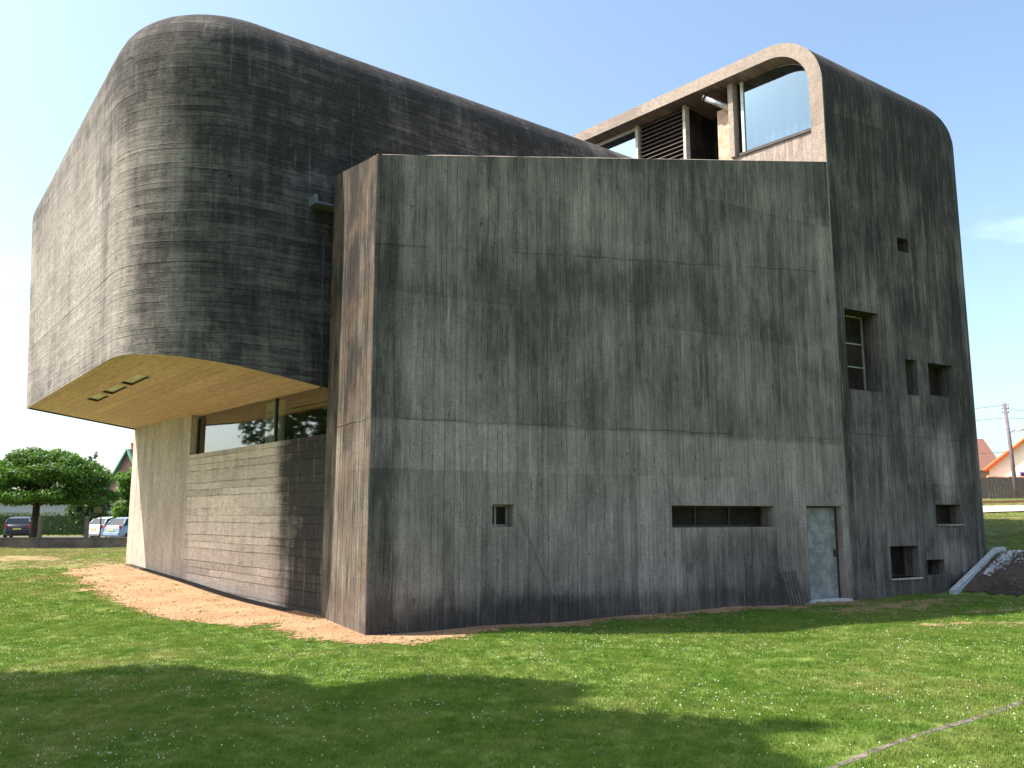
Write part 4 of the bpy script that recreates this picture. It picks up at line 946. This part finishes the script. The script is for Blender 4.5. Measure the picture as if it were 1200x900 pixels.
# ---------------------------------------------------------------- right background
hx, hy = 46.5, 70.0; hzv = hz(hx, hy)
gable_house('cream_house', (hx, hy, hzv), R_(-36), 6.6, 9, 2.7, 8.0, M_cream, M_tile, 'cream rendered house with a steep orange verge and red tiled roof', chim=(-3.4, 3.0, 6.9), vergem=simple('orange_verge', (.70, .17, .07), .7), openings=((-.9, 4.9, 1.1, 1.5, 'w'), (-3.9, 2.0, .9, .55, 'small'), (-.7, 1.1, 1.1, 2.1, 'door')))
m = MB(); aw = empty('awning', (45.6, 70.0, hzv + 2.45), 'small red tiled canopy over the cream house door', 'canopy', rz=R_(-36))
m.poly([(-1.1, -.9, -.25), (1.1, -.9, -.25), (1.0, .5, .25), (-1.0, .5, .25)]); m.poly([(-1.1, -.9, -.35), (1.1, -.9, -.35), (1.0, .5, .15), (-1.0, .5, .15)]); m.poly([(-1.1, -.9, -.35), (1.1, -.9, -.35), (1.1, -.9, -.25), (-1.1, -.9, -.25)]); m.buildl('canopy_roof', M_tile, aw)
for g_ in (-1, 1): m = MB(); m.tube([(.95 * g_, -.8, -.3), (.6 * g_, .4, -.9)], .05, 6); m.buildl('bracket', M_framed, aw)
gable_house('brown_roof_house', (50.5, 92, hz(50, 92)), R_(80), 5, 12, 3.2, 6.6, M_brick, M_tileb, 'house with a brown tiled roof showing behind the cream house')
sh_ = empty('lean_to', (41.6, 71.9, hzv), 'low lean-to with a red tiled roof against the cream house', 'shed', rz=R_(-36))
m = MB(); m.box((0, 1, .75), (3.2, 2.4, 1.5)); m.buildl('wall', M_cream, sh_); m = MB(); m.poly([(-1.8, -.4, 1.55), (1.8, -.4, 1.55), (1.8, 2.4, 2.1), (-1.8, 2.4, 2.1)]); m.poly([(-1.8, -.4, 1.45), (1.8, -.4, 1.45), (1.8, -.4, 1.55), (-1.8, -.4, 1.55)]); m.buildl('roof', M_tile, sh_)
fz = hz(38.5, 64); fn = empty('board_fence', (38.5, 64, fz), 'dark brown board fence in front of the cream house', 'fence', rz=R_(-6))
m = MB()
for k in range(34): m.box((-3.6 + k * .215, 0, .78), (.20, .03, 1.6 + random.uniform(-.03, .03)))
m.buildl('boards', simple('dark_boards', (.10, .085, .075), .9), fn)
for k in range(4):
    m = MB(); m.box((-3.6 + k * 2.37, .06, .8), (.1, .1, 1.7)); m.buildl('post', M_wood, fn)
# path strips on the rise
def strip(name, pts, wd, mat, off, label, cat):
    m = MB(); rr = []
    for i, (x_, y_) in enumerate(pts):
        a = Vector((*pts[max(i - 1, 0)], 0)); b = Vector((*pts[min(i + 1, len(pts) - 1)], 0)); d = (b - a).normalized(); n = Vector((-d.y, d.x, 0)); row = []
        for k in range(5): p = Vector((x_, y_, 0)) + n * wd * (k / 4 - .5); row.append((p.x, p.y, hz(p.x, p.y) + off))
        rr.append(row)
    m.grid(rr); o = m.build(name, mat); tag(o, label, cat, kind='structure'); return o
pth = [(10 + k * 1.0, 34.5 - k * .10) for k in range(36)]
strip('path', pth, 3.6, simple('pink_path', (.42, .34, .31), .9, var=.06), .05, 'pale pinkish path crossing the rise beyond the church', 'path')
m = MB(); bank_pts = [(10 + k * 1.2, 39.5 - k * .1) for k in range(30)]
m = MB(); rr = []
for x_, y_ in bank_pts: z_ = hz(x_, y_); rr.append([(x_, y_ - .1, z_ - .3), (x_, y_ - .1, z_ + .10), (x_, y_ + .1, z_ + .10), (x_, y_ + .1, z_ - .3)])
m.grid(rr, smooth=False); o = m.build('kerb', simple('red_kerb', (.30, .13, .09), .9)); tag(o, 'reddish brick kerb beyond the path', 'kerb', kind='structure')
# utility pole and wires
px_, py_ = 41.8, 71.5; px_, py_ = 36.6, 62.6; pz = hz(px_, py_)
up_ = empty('utility_pole', (px_, py_, pz), 'leaning wooden utility pole with insulators in front of the cream house', 'utility pole')
m = MB(); m.tube([(.12, 0, -.4), (0, 0, 3.5), (-.18, 0, 7.0)], [.15, .13, .10], 10); m.buildl('pole', simple('pole_wood', (.17, .13, .15), .85, sc=3), up_)
m = MB()
for z_ in (6.3, 6.6, 6.85):
    m.tube([(-.42, 0, z_), (.10, 0, z_)], .025, 6); m.tube([(-.40, 0, z_), (-.40, 0, z_ + .12)], .04, 6); m.tube([(.08, 0, z_), (.08, 0, z_ + .12)], .04, 6)
m.buildl('insulators', simple('porcelain', (.4, .38, .42), .5), up_)
m = MB(); m.tube([(-.12, -.05, 4.75), (.4, -.3, 5.05)], .03, 6); m.buildl('lamp_arm', M_framed, up_)
m = MB(); m.tube([(.3, -.28, 4.92), (.8, -.5, 5.05)], [.07, .11], 8); m.buildl('lamp_head', simple('lamp_housing', (.6, .6, .58), .5), up_)
def wire(a, b, sag, label):
    m = MB(); a, b = Vector(a), Vector(b); m.tube([a.lerp(b, k / 16) - Vector((0, 0, sag * 4 * (k / 16) * (1 - k / 16))) for k in range(17)], .014, 5); o = m.build('overhead_wire', M_framed); tag(o, label, 'wire', 'overhead wires at the utility pole')
pt = Vector((px_ - .2, py_, pz))
wire(pt + Vector((0, 0, 6.85)), (12, 75, pz + 6.5), .5, 'upper overhead wire running left from the utility pole')
wire(pt + Vector((0, 0, 5.9)), (12, 66, pz + 4.7), .2, 'middle overhead wire running left from the utility pole')
wire(pt + Vector((0, 0, 3.4)), (12, 66, pz + 2.9), .2, 'lowest overhead wire running left from the utility pole')
wire(pt + Vector((0, 0, 6.6)), (60, 58, pz + 3.5), .3, 'overhead wire sloping down right from the utility pole')
wire(pt + Vector((0, 0, 5.9)), (62, 64, pz + 6.3), .3, 'level overhead wire running right from the utility pole')
# far tree line closing the horizon
for k, (x_, y_, n_) in enumerate(((-150, 260, 30), (-60, 300, 34), (60, 300, 34), (150, 260, 30), (230, 200, 26), (-230, 190, 26))):
    c_ = [((random.uniform(-55, 55), random.uniform(-6, 6), 1.5 + random.random() * 5), (6, 4, 2.6)) for q_ in range(n_)]
    tree('distant_trees', (x_, y_, 0), ('far tree belt on the left horizon', 'far tree belt left of centre', 'far tree belt right of centre', 'far tree belt on the right horizon', 'tree belt at the far right', 'tree belt at the far left')[k], 'trees', 2, .3, c_, 2600, 1.1, M_leafd, limbs=False)
